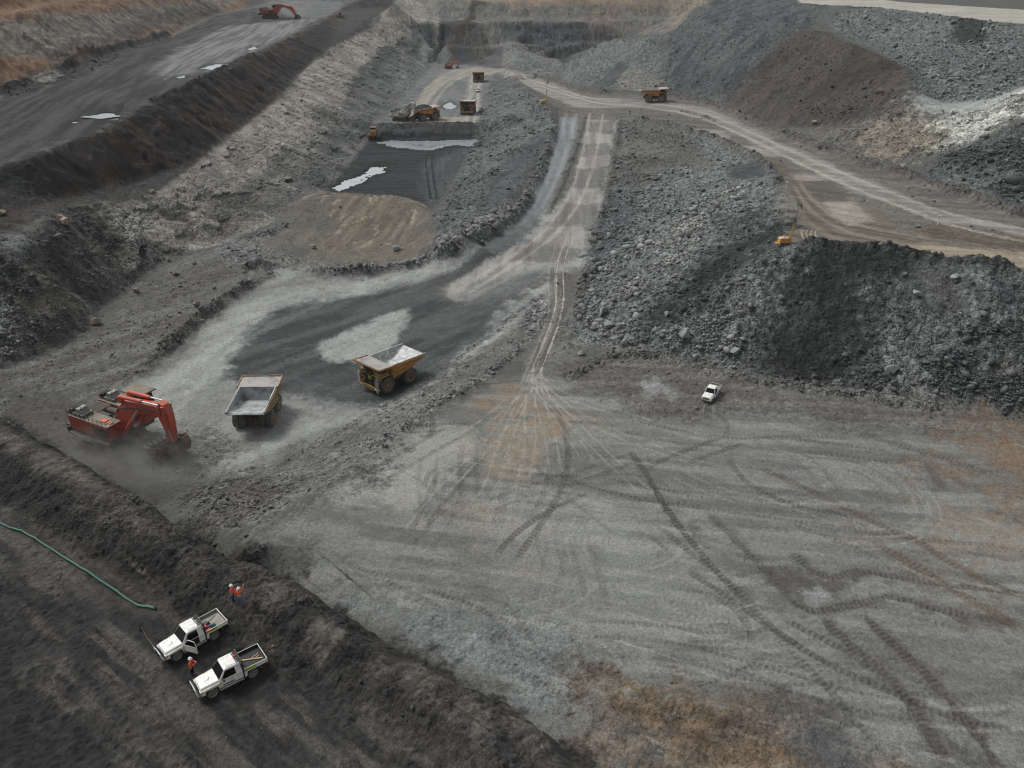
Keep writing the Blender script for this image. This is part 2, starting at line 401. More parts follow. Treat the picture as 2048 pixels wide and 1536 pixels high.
for q, c1_, c2_ in (([(1010, 18), (1080, 12), (1180, 10), (1250, 14), (1230, 30), (1120, 40), (1010, 46)], '#6e6a63', '#5b5c5c'), ([(1180, 12), (1260, 8), (1330, 10), (1320, 30), (1250, 26), (1210, 44), (1170, 40)], '#77695a', '#5d5850'),
                  ([(1160, 60), (1200, 50), (1240, 60), (1290, 74), (1240, 84), (1180, 78)], '#55504b', '#3e4041'), ([(1000, 60), (1040, 66), (1030, 88), (1000, 80)], '#6b6c69', '#565a5b'), ([(1080, 96), (1150, 100), (1180, 92), (1150, 118), (1100, 112)], '#4b4d4d', '#383c3e'),
                  ([(780, 0), (860, 0), (940, 8), (930, 40), (870, 42), (840, 60), (800, 30)], '#6f706c', '#5d605f'), ([(955, 6), (1010, 4), (1030, 30), (1000, 46), (965, 48), (950, 30)], '#6a6a66', '#5a5c5b')):
    region(c1_, c2_, 3, .45, 2.0, q, ang=R(80), st=(9, 2.5), alpha=.85)
# big dump
region('#484e4f', '#5b6161', 4, .75, 1.2, [(1430, -20), (1700, -20), (1640, 40), (1600, 90), (1480, 200), (1420, 200), (1300, 180), (1180, 180), (1120, 140), (1130, 125), (1210, 78), (1290, 72), (1350, 60)])
region('#596061', '#6b706f', 3, .8, 1.0, [(1195, 80), (1300, 78), (1340, 100), (1330, 150), (1250, 180), (1150, 175), (1120, 150)])
region('#6a6a67', '#7c796f', 3, .8, .8, [(1230, 148), (1290, 142), (1330, 165), (1290, 180), (1240, 178), (1190, 165)])
region('#44494b', '#4e5354', 2, .3, .6, [(1190, 165), (1235, 128), (1260, 130), (1225, 168), (1200, 172)])
region('#42484a', '#575d5e', 4, .7, 1.0, [(1400, 20), (1560, -20), (1640, 5), (1620, 60), (1500, 160), (1430, 200), (1350, 170), (1340, 80)], ang=R(60), st=(16, 3))
region('#353a3c', '#43494a', 3, .5, 1.0, [(1700, 8), (1820, 5), (1800, 40), (1720, 76), (1690, 60)])
region('#565d5f', '#6d7271', 5, .95, 1.0, [(1640, 30), (1830, 10), (2100, 60), (2100, 200), (1960, 240), (1830, 240), (1815, 140), (1750, 100), (1700, 80), (1660, 60)])
region('#343839', '#45494a', 3, .9, .8, [(1925, 20), (1975, 25), (1980, 70), (1955, 95), (1905, 85), (1905, 50)])
region('#524944', '#444140', 4, .6, .9, [(1632, 60), (1700, 88), (1760, 112), (1812, 135), (1816, 210), (1760, 240), (1640, 262), (1560, 256), (1480, 225), (1450, 200), (1500, 150)], ang=R(50), st=(18, 2.5))
region('#3d3631', '#4c443c', 2.5, .3, .8, [(1700, 84), (1760, 112), (1812, 138), (1740, 150), (1690, 180), (1600, 210), (1650, 160), (1690, 125)], ang=R(50), st=(18, 2.5))
region('#6b675f', '#585854', 4, .85, .8, [(1816, 190), (1860, 230), (1900, 260), (1880, 300), (1820, 340), (1720, 330), (1600, 290), (1560, 262), (1660, 258), (1760, 236)])
region('#80776a', '#696357', 3, .8, .6, [(1750, 250), (1850, 230), (1930, 262), (1890, 300), (1820, 325), (1740, 310), (1720, 280)])
region('#8f928e', '#7e8280', 5, .3, .4, [(1830, 200), (1900, 205), (2000, 190), (2060, 170), (2060, 195), (1960, 228), (1900, 240), (1860, 225)])
region('#9fa098', '#74776f', 7, 1.0, .7, [(1880, 245), (1930, 228), (2000, 205), (2100, 160), (2100, 230), (2000, 260), (1930, 290), (1870, 315), (1855, 305), (1920, 270)], thr=.1)  # pale rock ridge, made paler still to paint in a patch of sunlight
region('#5c6263', '#474d4f', 4, 1.0, .9, [(1860, 312), (1930, 290), (2000, 262), (2120, 225), (2120, 470), (2000, 410), (1900, 380), (1850, 350)])
region('#9a968c', '#8d8a82', 1.5, .1, .1, [(1540, -8), (1800, 4), (2100, 22), (2100, 50), (2048, 48), (1960, 40), (1850, 26), (1740, 14), (1600, 6)], ang=R(0), st=(20, 2))
# --- left: orange wall, upper bench, brown slope
region('#85674b', '#745b45', 3, .25, 1.4, [(-60, -60), (500, -60), (492, 16), (430, 26), (338, 71), (234, 102), (167, 128), (62, 156), (0, 187), (-60, 210)])
region('#7c766c', '#66635d', 4, .5, 1.6, [(-40, 45), (60, 40), (180, 30), (300, 12), (420, -10), (480, 0), (430, 18), (330, 58), (250, 70), (190, 102), (120, 116), (60, 110), (-40, 100)], ang=R(165), st=(16, 2))
region('#454543', '#5c5853', 2.5, .4, 1.2, [(300, 25), (420, 5), (440, 22), (330, 52), (220, 100), (130, 120), (90, 112), (180, 90), (240, 60)], ang=R(165), st=(12, 1.2), alpha=.7)
region('#2f3133', '#4a4b4a', 2, .7, .8, [(0, 182), (62, 150), (167, 124), (234, 98), (338, 66), (350, 80), (240, 120), (180, 150), (100, 172), (0, 205)])
region('#77756f', '#55564f', 2, .9, .8, [(70, 150), (100, 140), (120, 150), (100, 162), (60, 165)])
region('#2a2c2e', '#474849', 2, .12, .2, [(-40, 215), (0, 200), (100, 172), (180, 150), (240, 118), (340, 78), (430, 32), (500, 18), (600, 10), (700, 10), (650, 38), (590, 68), (510, 107), (427, 146), (365, 177), (307, 203), (234, 240), (187, 273), (125, 286), (55, 315), (0, 328), (-60, 335)], ang=R(98), st=(22, 2.2))
region('#747577', '#55575a', 3, .1, .12, [(455, 52), (560, 42), (640, 36), (590, 66), (505, 107), (430, 142), (330, 160), (300, 140), (360, 95), (400, 80)], ang=R(98), st=(30, 1.6))
region('#55585b', '#6b6e70', 3, .2, .4, [(560, -20), (740, -20), (700, 10), (650, 36), (590, 38), (560, 20)], ang=R(50), st=(20, 2))
region('#292523', '#463a32', 2.5, .3, 1.1, [(0, 328), (55, 315), (125, 286), (187, 273), (234, 240), (307, 203), (365, 177), (427, 146), (510, 107), (590, 68), (650, 38), (700, 5), (790, 3), (745, 40), (710, 77), (665, 105), (625, 130), (590, 165), (550, 212), (510, 243), (430, 305), (390, 337), (345, 372), (325, 387), (175, 412), (0, 478), (-80, 480), (-80, 335)], ang=R(-10), st=(10, 2.5))
region('#24272a', '#33363a', 2.5, .5, 1.1, [(255, 235), (310, 205), (430, 150), (470, 132), (450, 160), (380, 190), (330, 240), (300, 262)], alpha=.9)
region('#1f2123', '#2e2b29', 2.5, .2, 1.0, [(600, 80), (655, 45), (690, 75), (660, 105), (630, 120), (590, 160), (540, 170), (570, 120)], alpha=.8)
region('#26272a', '#322d2b', 3, .2, 1.0, [(300, 280), (380, 262), (460, 262), (430, 300), (390, 335), (345, 330), (290, 310)], alpha=.85)
region('#2e3335', '#3a3b3a', 3, .4, 1.0, [(-40, 335), (60, 318), (150, 290), (170, 330), (130, 390), (60, 410), (-40, 430)], alpha=.9)
region('#3a3b3c', '#4b4947', 2.5, .45, .6, [(60, 410), (160, 388), (280, 360), (370, 330), (380, 345), (325, 387), (175, 412), (60, 440)])
region('#494543', '#5a5049', 2, .2, .8, [(140, 285), (190, 276), (230, 300), (210, 330), (160, 320)])
region('#3b3a3a', '#484644', 3, .3, .8, [(690, 5), (790, 3), (745, 40), (700, 82), (640, 120), (600, 150), (560, 200), (540, 200), (600, 140), (660, 80)])
# --- light rock wall
region('#88847b', '#6b6964', 1.2, .30, 1.4, [(175, 405), (325, 380), (345, 366), (390, 330), (470, 268), (550, 205), (625, 124), (710, 70), (790, 0), (860, -30), (880, 40), (860, 110), (830, 165), (780, 210), (742, 262), (655, 380), (590, 410), (430, 492), (350, 500), (290, 480), (230, 450)], thr=.05)
region('#505355', '#636465', 3, .30, 1.4, [(860, 40), (880, 120), (850, 150), (790, 215), (745, 270), (655, 383), (590, 405), (540, 430), (580, 370), (640, 290), (690, 210), (720, 150), (780, 90), (830, 50)])
region('#5d5c59', '#6f6d68', 3, .30, 1.4, [(560, 330), (620, 250), (660, 190), (690, 200), (650, 270), (600, 350), (560, 420), (470, 450), (490, 400)], alpha=.8)
region('#454849', '#535657', 1.5, .5, 1.2, [(720, 140), (760, 95), (810, 60), (800, 90), (760, 140), (700, 200), (690, 190)], alpha=.85)
region('#474a4b', '#575857', 1.5, .6, 1.2, [(430, 425), (480, 380), (540, 330), (560, 300), (600, 290), (560, 340), (520, 380), (470, 430), (440, 470), (420, 470)], alpha=.7)
region('#6e7272', '#5c6061', 2.5, .9, 1.0, [(800, 140), (840, 95), (870, 80), (900, 110), (870, 130), (880, 140), (860, 160), (800, 190), (780, 210)])
region('#6d7071', '#5b5e5f', 2.5, 1.0, .8, [(560, 440), (620, 400), (650, 380), (640, 420), (600, 470), (500, 510), (420, 520), (440, 490)])
# --- left rubble slope
region('#424445', '#55534f', 3, .9, 1.5, [(-80, 478), (34, 490), (78, 455), (146, 408), (180, 410), (260, 440), (300, 490), (400, 500), (330, 530), (280, 565), (230, 600), (195, 625), (192, 665), (100, 710), (0, 745), (-100, 750)], ang=R(-35), st=(12, 2.0))
region('#7d7b74', '#5f5e5a', 2, 1.0, 1.0, [(165, 408), (230, 420), (330, 400), (330, 420), (280, 470), (250, 480), (210, 450)])
region('#6f6b62', '#4c4b48', 2, .7, 1.1, [(30, 590), (110, 580), (170, 600), (165, 625), (90, 640), (40, 620)])
region('#757877', '#4e5051', 2, 1.3, .9, [(-80, 590), (20, 610), (60, 650), (80, 690), (20, 730), (-80, 740)])
region('#6c706f', '#54585a', 2, .7, .6, [(-60, 465), (30, 470), (60, 480), (30, 500), (-60, 505)])
region('#575756', '#6a665f', 2, .8, 1.2, [(210, 530), (260, 520), (300, 545), (260, 565), (220, 580)])
# --- middle ground left of the loop road
region('#676967', '#5b5751', 3, .45, .5, [(-60, 760), (190, 662), (200, 640), (240, 600), (330, 530), (400, 500), (520, 480), (560, 500), (560, 545), (420, 620), (330, 700), (250, 770), (120, 840), (-60, 820)], ang=R(40), st=(16, 3))
region('#6f7271', '#5c5f60', 2.5, .9, .5, [(440, 490), (520, 470), (560, 500), (640, 525), (740, 530), (830, 515), (880, 480), (900, 500), (850, 530), (740, 550), (640, 548), (540, 540), (470, 530)])
region('#756c5e', '#645d52', 5, .2, .6, [(596, 402), (650, 386), (700, 388), (780, 394), (830, 404), (860, 422), (858, 455), (830, 500), (740, 522), (640, 515), (560, 500), (540, 470), (570, 440)], ang=R(75), st=(10, 1.5))
region('#65635d', '#5c5c59', 7, .3, .4, [(530, 420), (600, 400), (660, 400), (640, 460), (610, 520), (540, 520)], alpha=.85)
region('#6b665c', '#736c5f', 5, .3, .4, [(640, 500), (760, 490), (860, 470), (850, 515), (740, 535), (640, 530)], alpha=.7)
# --- pit
region('#25292c', '#373c3f', 1.2, .1, .12, [(655, 383), (700, 325), (742, 262), (850, 262), (952, 262), (945, 300), (905, 360), (880, 400), (860, 420), (830, 405), (780, 395), (700, 390)], ang=0.0, st=(12, .8))
region('#4d5153', '#42474a', 2.5, .3, .25, [(850, 320), (945, 290), (920, 350), (880, 405), (862, 422), (840, 400)], ang=R(90), st=(10, 1))
region('#22272b', '#2b3034', 1.5, .5, .7, [(742, 262), (760, 258), (830, 262), (835, 272), (800, 276), (750, 272)])
region('#5b5f61', '#4a4e50', 1.2, .5, .4, [(740, 252), (960, 248), (962, 262), (760, 264)])
region('#656869', '#585b5c', 1.5, .8, .7, [(948, 262), (965, 190), (990, 150), (1015, 138), (1050, 170), (1090, 205), (1112, 236), (1095, 290), (1050, 370), (1000, 430), (930, 470), (885, 490), (862, 430), (905, 372), (940, 300)])
region('#454a4d', '#54585a', 2.5, .4, .5, [(1010, 330), (1075, 270), (1100, 270), (1080, 330), (1030, 400), (970, 440), (960, 400)], ang=R(60), st=(14, 2))
region('#7d7e7c', '#5c5f60', 2, 1.0, .5, [(965, 430), (1020, 400), (1010, 430), (930, 480), (880, 500), (872, 480), (920, 460)])
region('#606365', '#6c6e6e', 2, .2, .2, [(750, 246), (790, 215), (830, 170), (862, 134), (905, 128), (990, 140), (985, 160), (965, 200), (957, 246)], ang=R(90), st=(20, 2))
region('#7d7972', '#8b867c', 1.2, .1, .1, [(815, 248), (825, 215), (850, 175), (880, 150), (915, 138), (965, 133), (1010, 138), (990, 148), (950, 150), (900, 162), (870, 190), (860, 220), (870, 235), (955, 232), (956, 247)], ang=R(80), st=(16, 1.5))
region('#8a8780', '#77756f', 1.2, .1, .1, [(928, 205), (938, 150), (965, 145), (962, 185), (956, 247), (940, 247), (945, 210)], ang=R(90), st=(16, 1.2))
region('#52565a', '#676a6b', 1.5, .2, .1, [(770, 235), (800, 210), (830, 180), (850, 168), (820, 215), (805, 248), (760, 249)])
# --- loop road
region('#777a78', '#888b88', 3.5, .16, .1, [(230, 800), (320, 740), (400, 660), (480, 590), (560, 545), (640, 550), (760, 548), (900, 508), (980, 470), (1040, 430), (1080, 400), (1200, 400), (1180, 540), (1110, 600), (1040, 660), (940, 740), (850, 800), (740, 850), (620, 890), (520, 940), (420, 960), (330, 930), (260, 900), (200, 860)], ang=R(50), st=(20, 4))
region('#3f4345', '#535758', 2.2, .2, .1, [(452, 722), (478, 672), (545, 622), (660, 600), (780, 578), (880, 545), (940, 508), (1000, 500), (1060, 480), (1100, 500), (1080, 550), (1020, 600), (960, 670), (900, 730), (850, 780), (760, 812), (640, 808), (550, 792), (475, 765)], ang=R(40), st=(22, 3), wob=.8)
region('#8b8f8c', '#7f8381', 1.5, .16, .1, [(630, 700), (650, 680), (700, 660), (760, 635), (815, 617), (822, 635), (800, 670), (770, 705), (720, 722), (660, 720)], wob=.8)
region('#4f5151', '#5d5f5e', 3.5, .2, .12, [(820, 560), (900, 540), (1000, 540), (1060, 530), (1100, 560), (1060, 600), (960, 610), (880, 590)], ang=R(30), st=(14, 2))
region('#4d5356', '#5c6264', 1.5, .15, .1, [(930, 498), (1020, 440), (1060, 400), (1105, 300), (1130, 235), (1145, 260), (1130, 340), (1110, 400), (1080, 450), (1020, 500)], alpha=.8)
# ramp: bluish left lane, watered stripes on the right lane
region('#6d7376', '#7c8184', 1.2, .08, .1, [(1124, 222), (1160, 218), (1158, 260), (1140, 320), (1110, 380), (1075, 420), (1050, 425), (1075, 380), (1100, 310)], ang=R(88), st=(24, 1.2))
region('#6f7478', '#7b7f81', 1.5, .08, .1, [(1100, 310), (1140, 310), (1115, 390), (1080, 430), (1040, 450), (1060, 400)], ang=R(80), st=(24, 1.2), alpha=.7)
region('#5b5a57', '#6b6964', 1.2, .3, .2, [(1160, 222), (1185, 222), (1178, 250), (1160, 300), (1140, 360), (1110, 420), (1095, 420), (1135, 330), (1155, 270)])
region('#7c7a76', '#8b8985', 1.2, .06, .08, [(1178, 222), (1240, 222), (1234, 250), (1222, 330), (1205, 420), (1170, 500), (1130, 530), (1040, 550), (940, 600), (915, 600), (885, 580), (960, 530), (1060, 480), (1110, 430), (1140, 370), (1165, 290)], ang=R(86), st=(24, 1.0))
for q in ([(1168, 244), (1228, 243), (1224, 266), (1163, 263)], [(1158, 287), (1220, 286), (1216, 310), (1150, 316)], [(1142, 338), (1214, 337), (1208, 374), (1132, 376)], [(1125, 405), (1204, 406), (1196, 450), (1100, 452)], [(1060, 480), (1160, 500), (1130, 530), (1020, 520)]):
    region('#6a6965', '#5b5a56', 1.3, .1, .08, q, ang=R(86), st=(18, .7), alpha=.72)
region('#6a6f70', '#7a7e7d', 2, .2, .1, [(930, 575), (1000, 550), (1060, 530), (1120, 520), (1140, 540), (1090, 560), (1000, 590), (930, 608)], alpha=.5)
# neck between ramp and grey bench
region('#6a6a67', '#5e5b57', 2, .3, .3, [(1090, 540), (1165, 540), (1150, 640), (1145, 690), (1180, 740), (1120, 770), (1040, 780), (1040, 700), (1090, 620)], ang=R(80), st=(12, 2))
region('#77787a', '#5c5f60', 1.5, 1.1, .5, [(1040, 640), (1085, 590), (1100, 600), (1070, 650), (1050, 680)])
# --- upper haul road
region('#5c5955', '#6b6760', 2, .3, .3, [(1040, 140), (1130, 165), (1230, 195), (1360, 195), (1440, 210), (1560, 270), (1700, 320), (1850, 365), (2100, 450), (2100, 560), (1900, 528), (1700, 498), (1570, 490), (1555, 430), (1560, 372), (1520, 328), (1400, 268), (1250, 238), (1120, 232), (1080, 190), (1000, 148)], ang=R(-35), st=(20, 2))
region('#73716c', '#88857f', 1.6, .06, .08, [(1000, 140), (1040, 143), (1110, 170), (1180, 195), (1260, 200), (1340, 203), (1420, 218), (1490, 248), (1560, 285), (1680, 335), (1780, 380), (1880, 425), (2048, 458), (2100, 470), (2100, 490), (1960, 455), (1880, 440), (1780, 405), (1700, 385), (1600, 330), (1500, 285), (1420, 240), (1300, 216), (1150, 215), (1080, 185), (1000, 152)], ang=R(-40), st=(24, 1.2))
region('#5b544b', '#6f675b', 1.5, .1, .1, [(1330, 245), (1420, 262), (1480, 290), (1570, 330), (1640, 380), (1700, 400), (1780, 440), (1840, 480), (2100, 520), (2100, 560), (1900, 530), (1750, 505), (1580, 490), (1562, 470), (1570, 400), (1575, 360), (1540, 330), (1420, 275)], ang=R(-45), st=(20, 1.4))
for q in ([(1585, 348), (1650, 346), (1668, 362), (1600, 362)], [(1630, 404), (1705, 402), (1745, 440), (1700, 450), (1660, 430)], [(1390, 257), (1445, 262), (1460, 275), (1420, 272)], [(1475, 290), (1520, 292), (1560, 315), (1515, 308)]):
    region('#87827a', '#97928a', 1.8, .06, .06, q, ang=R(-45), st=(18, .7), alpha=.75)
region('#827766', '#918673', 1.8, .08, .08, [(1800, 495), (1860, 487), (2100, 505), (2100, 545), (1900, 522)], ang=R(-20), st=(20, 1))
region('#55504a', '#625c54', 2, .2, .2, [(1600, 362), (1668, 362), (1705, 402), (1630, 404)], ang=R(-45), st=(14, 1))
region('#5b5247', '#6b6052', 1.5, .3, .4, [(1830, 460), (1870, 452), (1960, 462), (2100, 480), (2100, 503), (1960, 496), (1870, 478)])
region('#6e6a63', '#7a7670', 2, .2, .2, [(1545, 395), (1570, 380), (1590, 420), (1585, 470), (1562, 470), (1545, 440)])
# --- right hand spoil
region('#5d6463', '#6c7372', 2.5, .9, .8, [(1242, 236), (1400, 270), (1525, 330), (1560, 375), (1560, 440), (1560, 490), (1700, 500), (2100, 545), (2100, 850), (1760, 795), (1540, 765), (1330, 715), (1148, 690), (1150, 640), (1170, 560), (1205, 430), (1222, 330)])
region('#666560', '#555654', 3, .6, .7, [(1245, 240), (1330, 250), (1400, 275), (1420, 330), (1340, 340), (1270, 400), (1215, 420), (1225, 320)])
region('#50565a', '#5d6262', 3, .7, .7, [(1215, 400), (1260, 350), (1290, 400), (1260, 470), (1200, 520), (1180, 500)])
region('#636766', '#7f827e', 4, 1.15, .7, [(1190, 560), (1280, 480), (1400, 400), (1480, 360), (1520, 380), (1440, 460), (1380, 560), (1300, 600), (1260, 660), (1240, 700), (1150, 690), (1160, 620)])
region('#44484a', '#515658', 2.5, .35, .6, [(1465, 330), (1530, 325), (1525, 350), (1460, 350)])
region('#2e3234', '#45494a', 6, .85, .7, [(1540, 400), (1560, 440), (1556, 490), (1500, 540), (1420, 600), (1340, 660), (1290, 690), (1250, 670), (1320, 600), (1380, 540), (1420, 480), (1490, 430)], ang=R(40), st=(14, 4))
region('#2b2e30', '#3f4345', 6, .9, .7, [(1350, 600), (1480, 490), (1560, 440), (1625, 500), (1580, 600), (1510, 680), (1440, 690), (1380, 660)], alpha=.62)
region('#4f5354', '#707372', 4, 1.2, .7, [(1460, 560), (1560, 500), (1620, 500), (1560, 600), (1520, 680), (1500, 740), (1440, 735), (1380, 700), (1360, 690), (1420, 640)], ang=R(70), st=(12, 4), mixs=.7)
region('#2b2e30', '#45494a', 5, .85, .7, [(1600, 500), (1700, 500), (1780, 510), (1760, 560), (1740, 640), (1760, 740), (1740, 780), (1600, 770), (1500, 740), (1530, 680), (1560, 600)], ang=R(80), st=(14, 4), mixs=.55)
region('#2b2e30', '#404446', 6, .95, .7, [(1680, 540), (1860, 530), (1910, 640), (1860, 770), (1730, 765), (1690, 660)], alpha=.6)
region('#2e3133', '#3b3e40', 2.5, .9, .8, [(1680, 496), (1840, 510), (1830, 545), (1740, 560), (1690, 530)])
region('#484b4b', '#5a5b59', 3, .7, .7, [(1840, 520), (1900, 525), (1960, 560), (1930, 640), (1850, 620), (1830, 560)])
region('#666a69', '#43474a', 4, 1.3, .7, [(1780, 620), (1900, 640), (2100, 600), (2100, 850), (1920, 825), (1760, 795), (1720, 760), (1780, 720)])
region('#5a5e5f', '#484d4f', 2.5, 1.1, .7, [(1930, 530), (2100, 550), (2100, 640), (1960, 640)])
# --- grey bench
region('#787a77', '#656764', 2, .10, .12, [(500, 1085), (640, 1000), (740, 945), (860, 835), (960, 780), (1060, 740), (1180, 740), (1340, 722), (1540, 770), (1760, 800), (2100, 850), (2100, 1600), (1180, 1600), (1000, 1400), (760, 1270), (500, 1120)], ang=R(-12), st=(14, 1.6))
region('#696762', '#5b5854', 3, .4, .3, [(1120, 735), (1240, 700), (1340, 722), (1540, 768), (1760, 797), (2100, 850), (2100, 880), (1900, 870), (1700, 850), (1500, 835), (1300, 840), (1200, 800), (1120, 790)], ang=R(-10), st=(10, 1.5))
region('#6a7070', '#757a79', 4, .35, .15, [(640, 1180), (800, 1200), (1000, 1240), (1200, 1300), (1180, 1400), (1150, 1470), (1040, 1430), (860, 1330), (740, 1260)], alpha=.8, ang=R(-15), st=(10, 1.5))
region('#858884', '#797c79', 4, .05, .08, [(1000, 1000), (1200, 980), (1340, 1080), (1480, 1220), (1400, 1300), (1200, 1240), (1040, 1180), (960, 1100)], alpha=.7, ang=R(-12), st=(14, 1.6))
region('#909089', '#858681', 3, .05, .06, [(760, 890), (870, 850), (960, 860), (900, 960), (820, 1010), (700, 990), (640, 1000), (700, 950)], alpha=.8)
region('#86694a', '#7a6a56', 7, .15, .12, [(960, 790), (1020, 770), (1100, 790), (1150, 830), (1090, 850), (1010, 850), (960, 830)], alpha=.6, ang=R(70), st=(6, .8))
region('#8a7b68', '#837e74', 4, .1, .1, [(960, 840), (1100, 840), (1110, 900), (1040, 960), (970, 950)], alpha=.6)
region('#8b7f70', '#7d7972', 5, .08, .1, [(880, 1050), (980, 1000), (1060, 1050), (1040, 1110), (940, 1110)], alpha=.5)
region('#5a4f43', '#7d6547', 5, .45, .2, [(1180, 1370), (1260, 1345), (1360, 1370), (1480, 1400), (1600, 1440), (1720, 1480), (1860, 1560), (1500, 1600), (1250, 1560), (1130, 1500), (1190, 1450)], alpha=.9)
region('#555758', '#63625f', 2.5, .4, .2, [(1200, 1440), (1260, 1440), (1340, 1480), (1300, 1510), (1220, 1490)], alpha=.8)
region('#565a5d', '#6a6d6e', 4, .2, .15, [(1600, 1470), (1700, 1460), (1760, 1500), (1720, 1560), (1640, 1560)], alpha=.8)
region('#7a6450', '#6a5f53', 7, .2, .2, [(1960, 880), (2060, 850), (2100, 860), (2100, 1060), (2040, 1050), (1980, 1000), (1920, 960)], alpha=.85)
region('#877866', '#7a756d', 5, .1, .15, [(1880, 1000), (2060, 1040), (2100, 1180), (2000, 1160), (1900, 1100)], alpha=.55)
region('#6b6154', '#76726c', 5, .15, .15, [(1700, 1030), (1860, 1100), (2060, 1220), (2060, 1300), (1860, 1200), (1700, 1100)], alpha=.5)
region('#6b6662', '#74726e', 5, .15, .15, [(1740, 1240), (2060, 1260), (2060, 1560), (1900, 1500), (1820, 1400)], alpha=.5, ang=R(-25), st=(10, 1.2))
region('#4c4a46', '#5a5853', 2.5, .15, .15, [(1860, 1460), (1950, 1440), (2000, 1500), (2000, 1580), (1880, 1580)], alpha=.8)
region('#57524e', '#4b4744', 1.5, .1, .1, [(1555, 1150), (1600, 1140), (1660, 1155), (1740, 1145), (1700, 1180), (1690, 1215), (1620, 1222), (1590, 1200), (1560, 1170)], alpha=.8)
region('#86888a', '#7c7f7d', .8, .06, .05, [(1608, 1180), (1640, 1172), (1668, 1188), (1672, 1206), (1630, 1218), (1610, 1205)])
region('#95979a', '#77797a', 2, .2, .1, [(1310, 755), (1340, 765), (1345, 795), (1300, 790), (1280, 765)], alpha=.5)
# rubble face between loop road and grey bench
region('#5f615f', '#70716f', 3.5, .62, .4, [(400, 990), (520, 950), (640, 890), (760, 825), (880, 750), (960, 695), (1050, 640), (1040, 700), (950, 770), (860, 830), (770, 900), (740, 948), (690, 955), (600, 1015), (500, 1085), (440, 1075), (400, 1030)])
region('#55534f', '#63615c', 3, .9, .5, [(380, 970), (520, 960), (600, 960), (560, 1010), (470, 1085), (400, 1060), (360, 1010)])
region('#626460', '#6d6e6b', 3, .6, .3, [(300, 860), (420, 850), (480, 900), (400, 960), (300, 950), (250, 900)])
region('#56544f', '#4b4845', 3, .3, .3, [(0, 770), (130, 800), (180, 870), (220, 930), (330, 1000), (330, 1035), (190, 940), (60, 860), (0, 840)])
# --- utility bench
region('#343434', '#514e4b', 2, .25, .35, [(-120, 850), (0, 835), (130, 895), (250, 975), (400, 1082), (560, 1150), (760, 1270), (1000, 1400), (1180, 1540), (1300, 1700), (-200, 1700), (-200, 1100)], ang=R(-38), st=(7, .9), keep=False)
region('#333231', '#494643', 1.5, .6, .8, [(0, 838), (130, 898), (250, 978), (400, 1085), (560, 1155), (760, 1275), (1000, 1405), (1180, 1545), (1050, 1700), (900, 1540), (700, 1405), (560, 1325), (440, 1262), (300, 1195), (120, 1085), (0, 990), (-120, 950), (-120, 850)])
region('#292928', '#383634', 1.2, .6, 1.0, [(0, 940), (100, 985), (260, 1080), (420, 1180), (500, 1230), (470, 1270), (300, 1190), (120, 1082), (0, 985)], alpha=.75)
for q in ([(60, 895), (110, 905), (180, 950), (140, 960), (80, 930)], [(150, 935), (230, 985), (200, 1000), (150, 965)], [(0, 850), (60, 885), (40, 905), (0, 890)], [(245, 1000), (300, 1040), (280, 1075), (250, 1040)], [(770, 1310), (800, 1330), (760, 1370), (740, 1360)], [(840, 1330), (900, 1370), (850, 1420), (820, 1400)], [(930, 1400), (990, 1430), (970, 1500), (920, 1490), (900, 1440)], [(1020, 1420), (1070, 1460), (1100, 1500), (1060, 1540), (1000, 1500)], [(640, 1240), (680, 1260), (650, 1290), (620, 1270)], [(540, 1160), (580, 1180), (550, 1220), (520, 1200)]):
    region('#67615a', '#4c4742', .8, .15, .4, q, ang=R(50), st=(3.5, .45), alpha=.85, thr=.05)
region('#25282b', '#303234', 1.2, .5, .4, [(1000, 1440), (1030, 1440), (1040, 1480), (1060, 1540), (1000, 1560), (970, 1500)], alpha=.9)
region('#585049', '#4a4541', 1.2, .1, .2, [(60, 1050), (120, 1080), (300, 1180), (340, 1230), (300, 1220), (150, 1130), (40, 1070)], ang=R(-38), st=(3, .7), alpha=.75)
region('#2e2f2f', '#383837', 2.5, .3, .3, [(-100, 1140), (20, 1180), (80, 1260), (140, 1350), (230, 1450), (300, 1540), (300, 1700), (-200, 1700)], ang=R(-50), st=(4, .8))
region('#565250', '#464443', 2.5, .1, .2, [(100, 1300), (180, 1330), (330, 1440), (420, 1540), (330, 1540), (200, 1430), (110, 1340)], ang=R(-45), st=(5, .9), alpha=.5)

# ------------------------------------------------------------------ windrows (heaped edges)
path([(270, 760), (330, 700), (400, 640), (470, 585), (560, 545)], 3.4, '#5e5c58', .7, hgt=1.4, rubv=1.0)
path([(330, 930), (440, 955), (560, 932), (650, 880), (760, 818), (880, 742), (1000, 655), (1080, 588)], 2.0, '#6a6c6a', .4, hgt=.3, rubv=.7)
path([(740, 905), (850, 822), (950, 768), (1050, 690), (1095, 625)], 2.4, '#737472', .5, hgt=.35, rubv=1.0)
path([(1112, 250), (1100, 300), (1065, 380), (1035, 430), (980, 470), (900, 505), (800, 538), (700, 548), (600, 540)], 3.0, '#707372', .5, hgt=1.2, rubv=1.1)
path([(1170, 232), (1152, 300), (1125, 370), (1095, 430)], 1.8, '#5b5b58', .5, hgt=.6, rubv=.5)
path([(1240, 240), (1226, 330), (1210, 420), (1185, 500), (1165, 570), (1150, 650)], 2.2, '#5a5a57', .5, hgt=.7, rubv=.7)
path([(1260, 240), (1340, 252), (1410, 272), (1480, 300), (1530, 328), (1558, 370)], 3.0, '#5c5d5b', .5, hgt=1.5, rubv=.9)
path([(1590, 492), (1700, 498), (1800, 512), (1900, 526), (2048, 546)], 2.4, '#444647', .6, hgt=1.6, rubv=1.1)
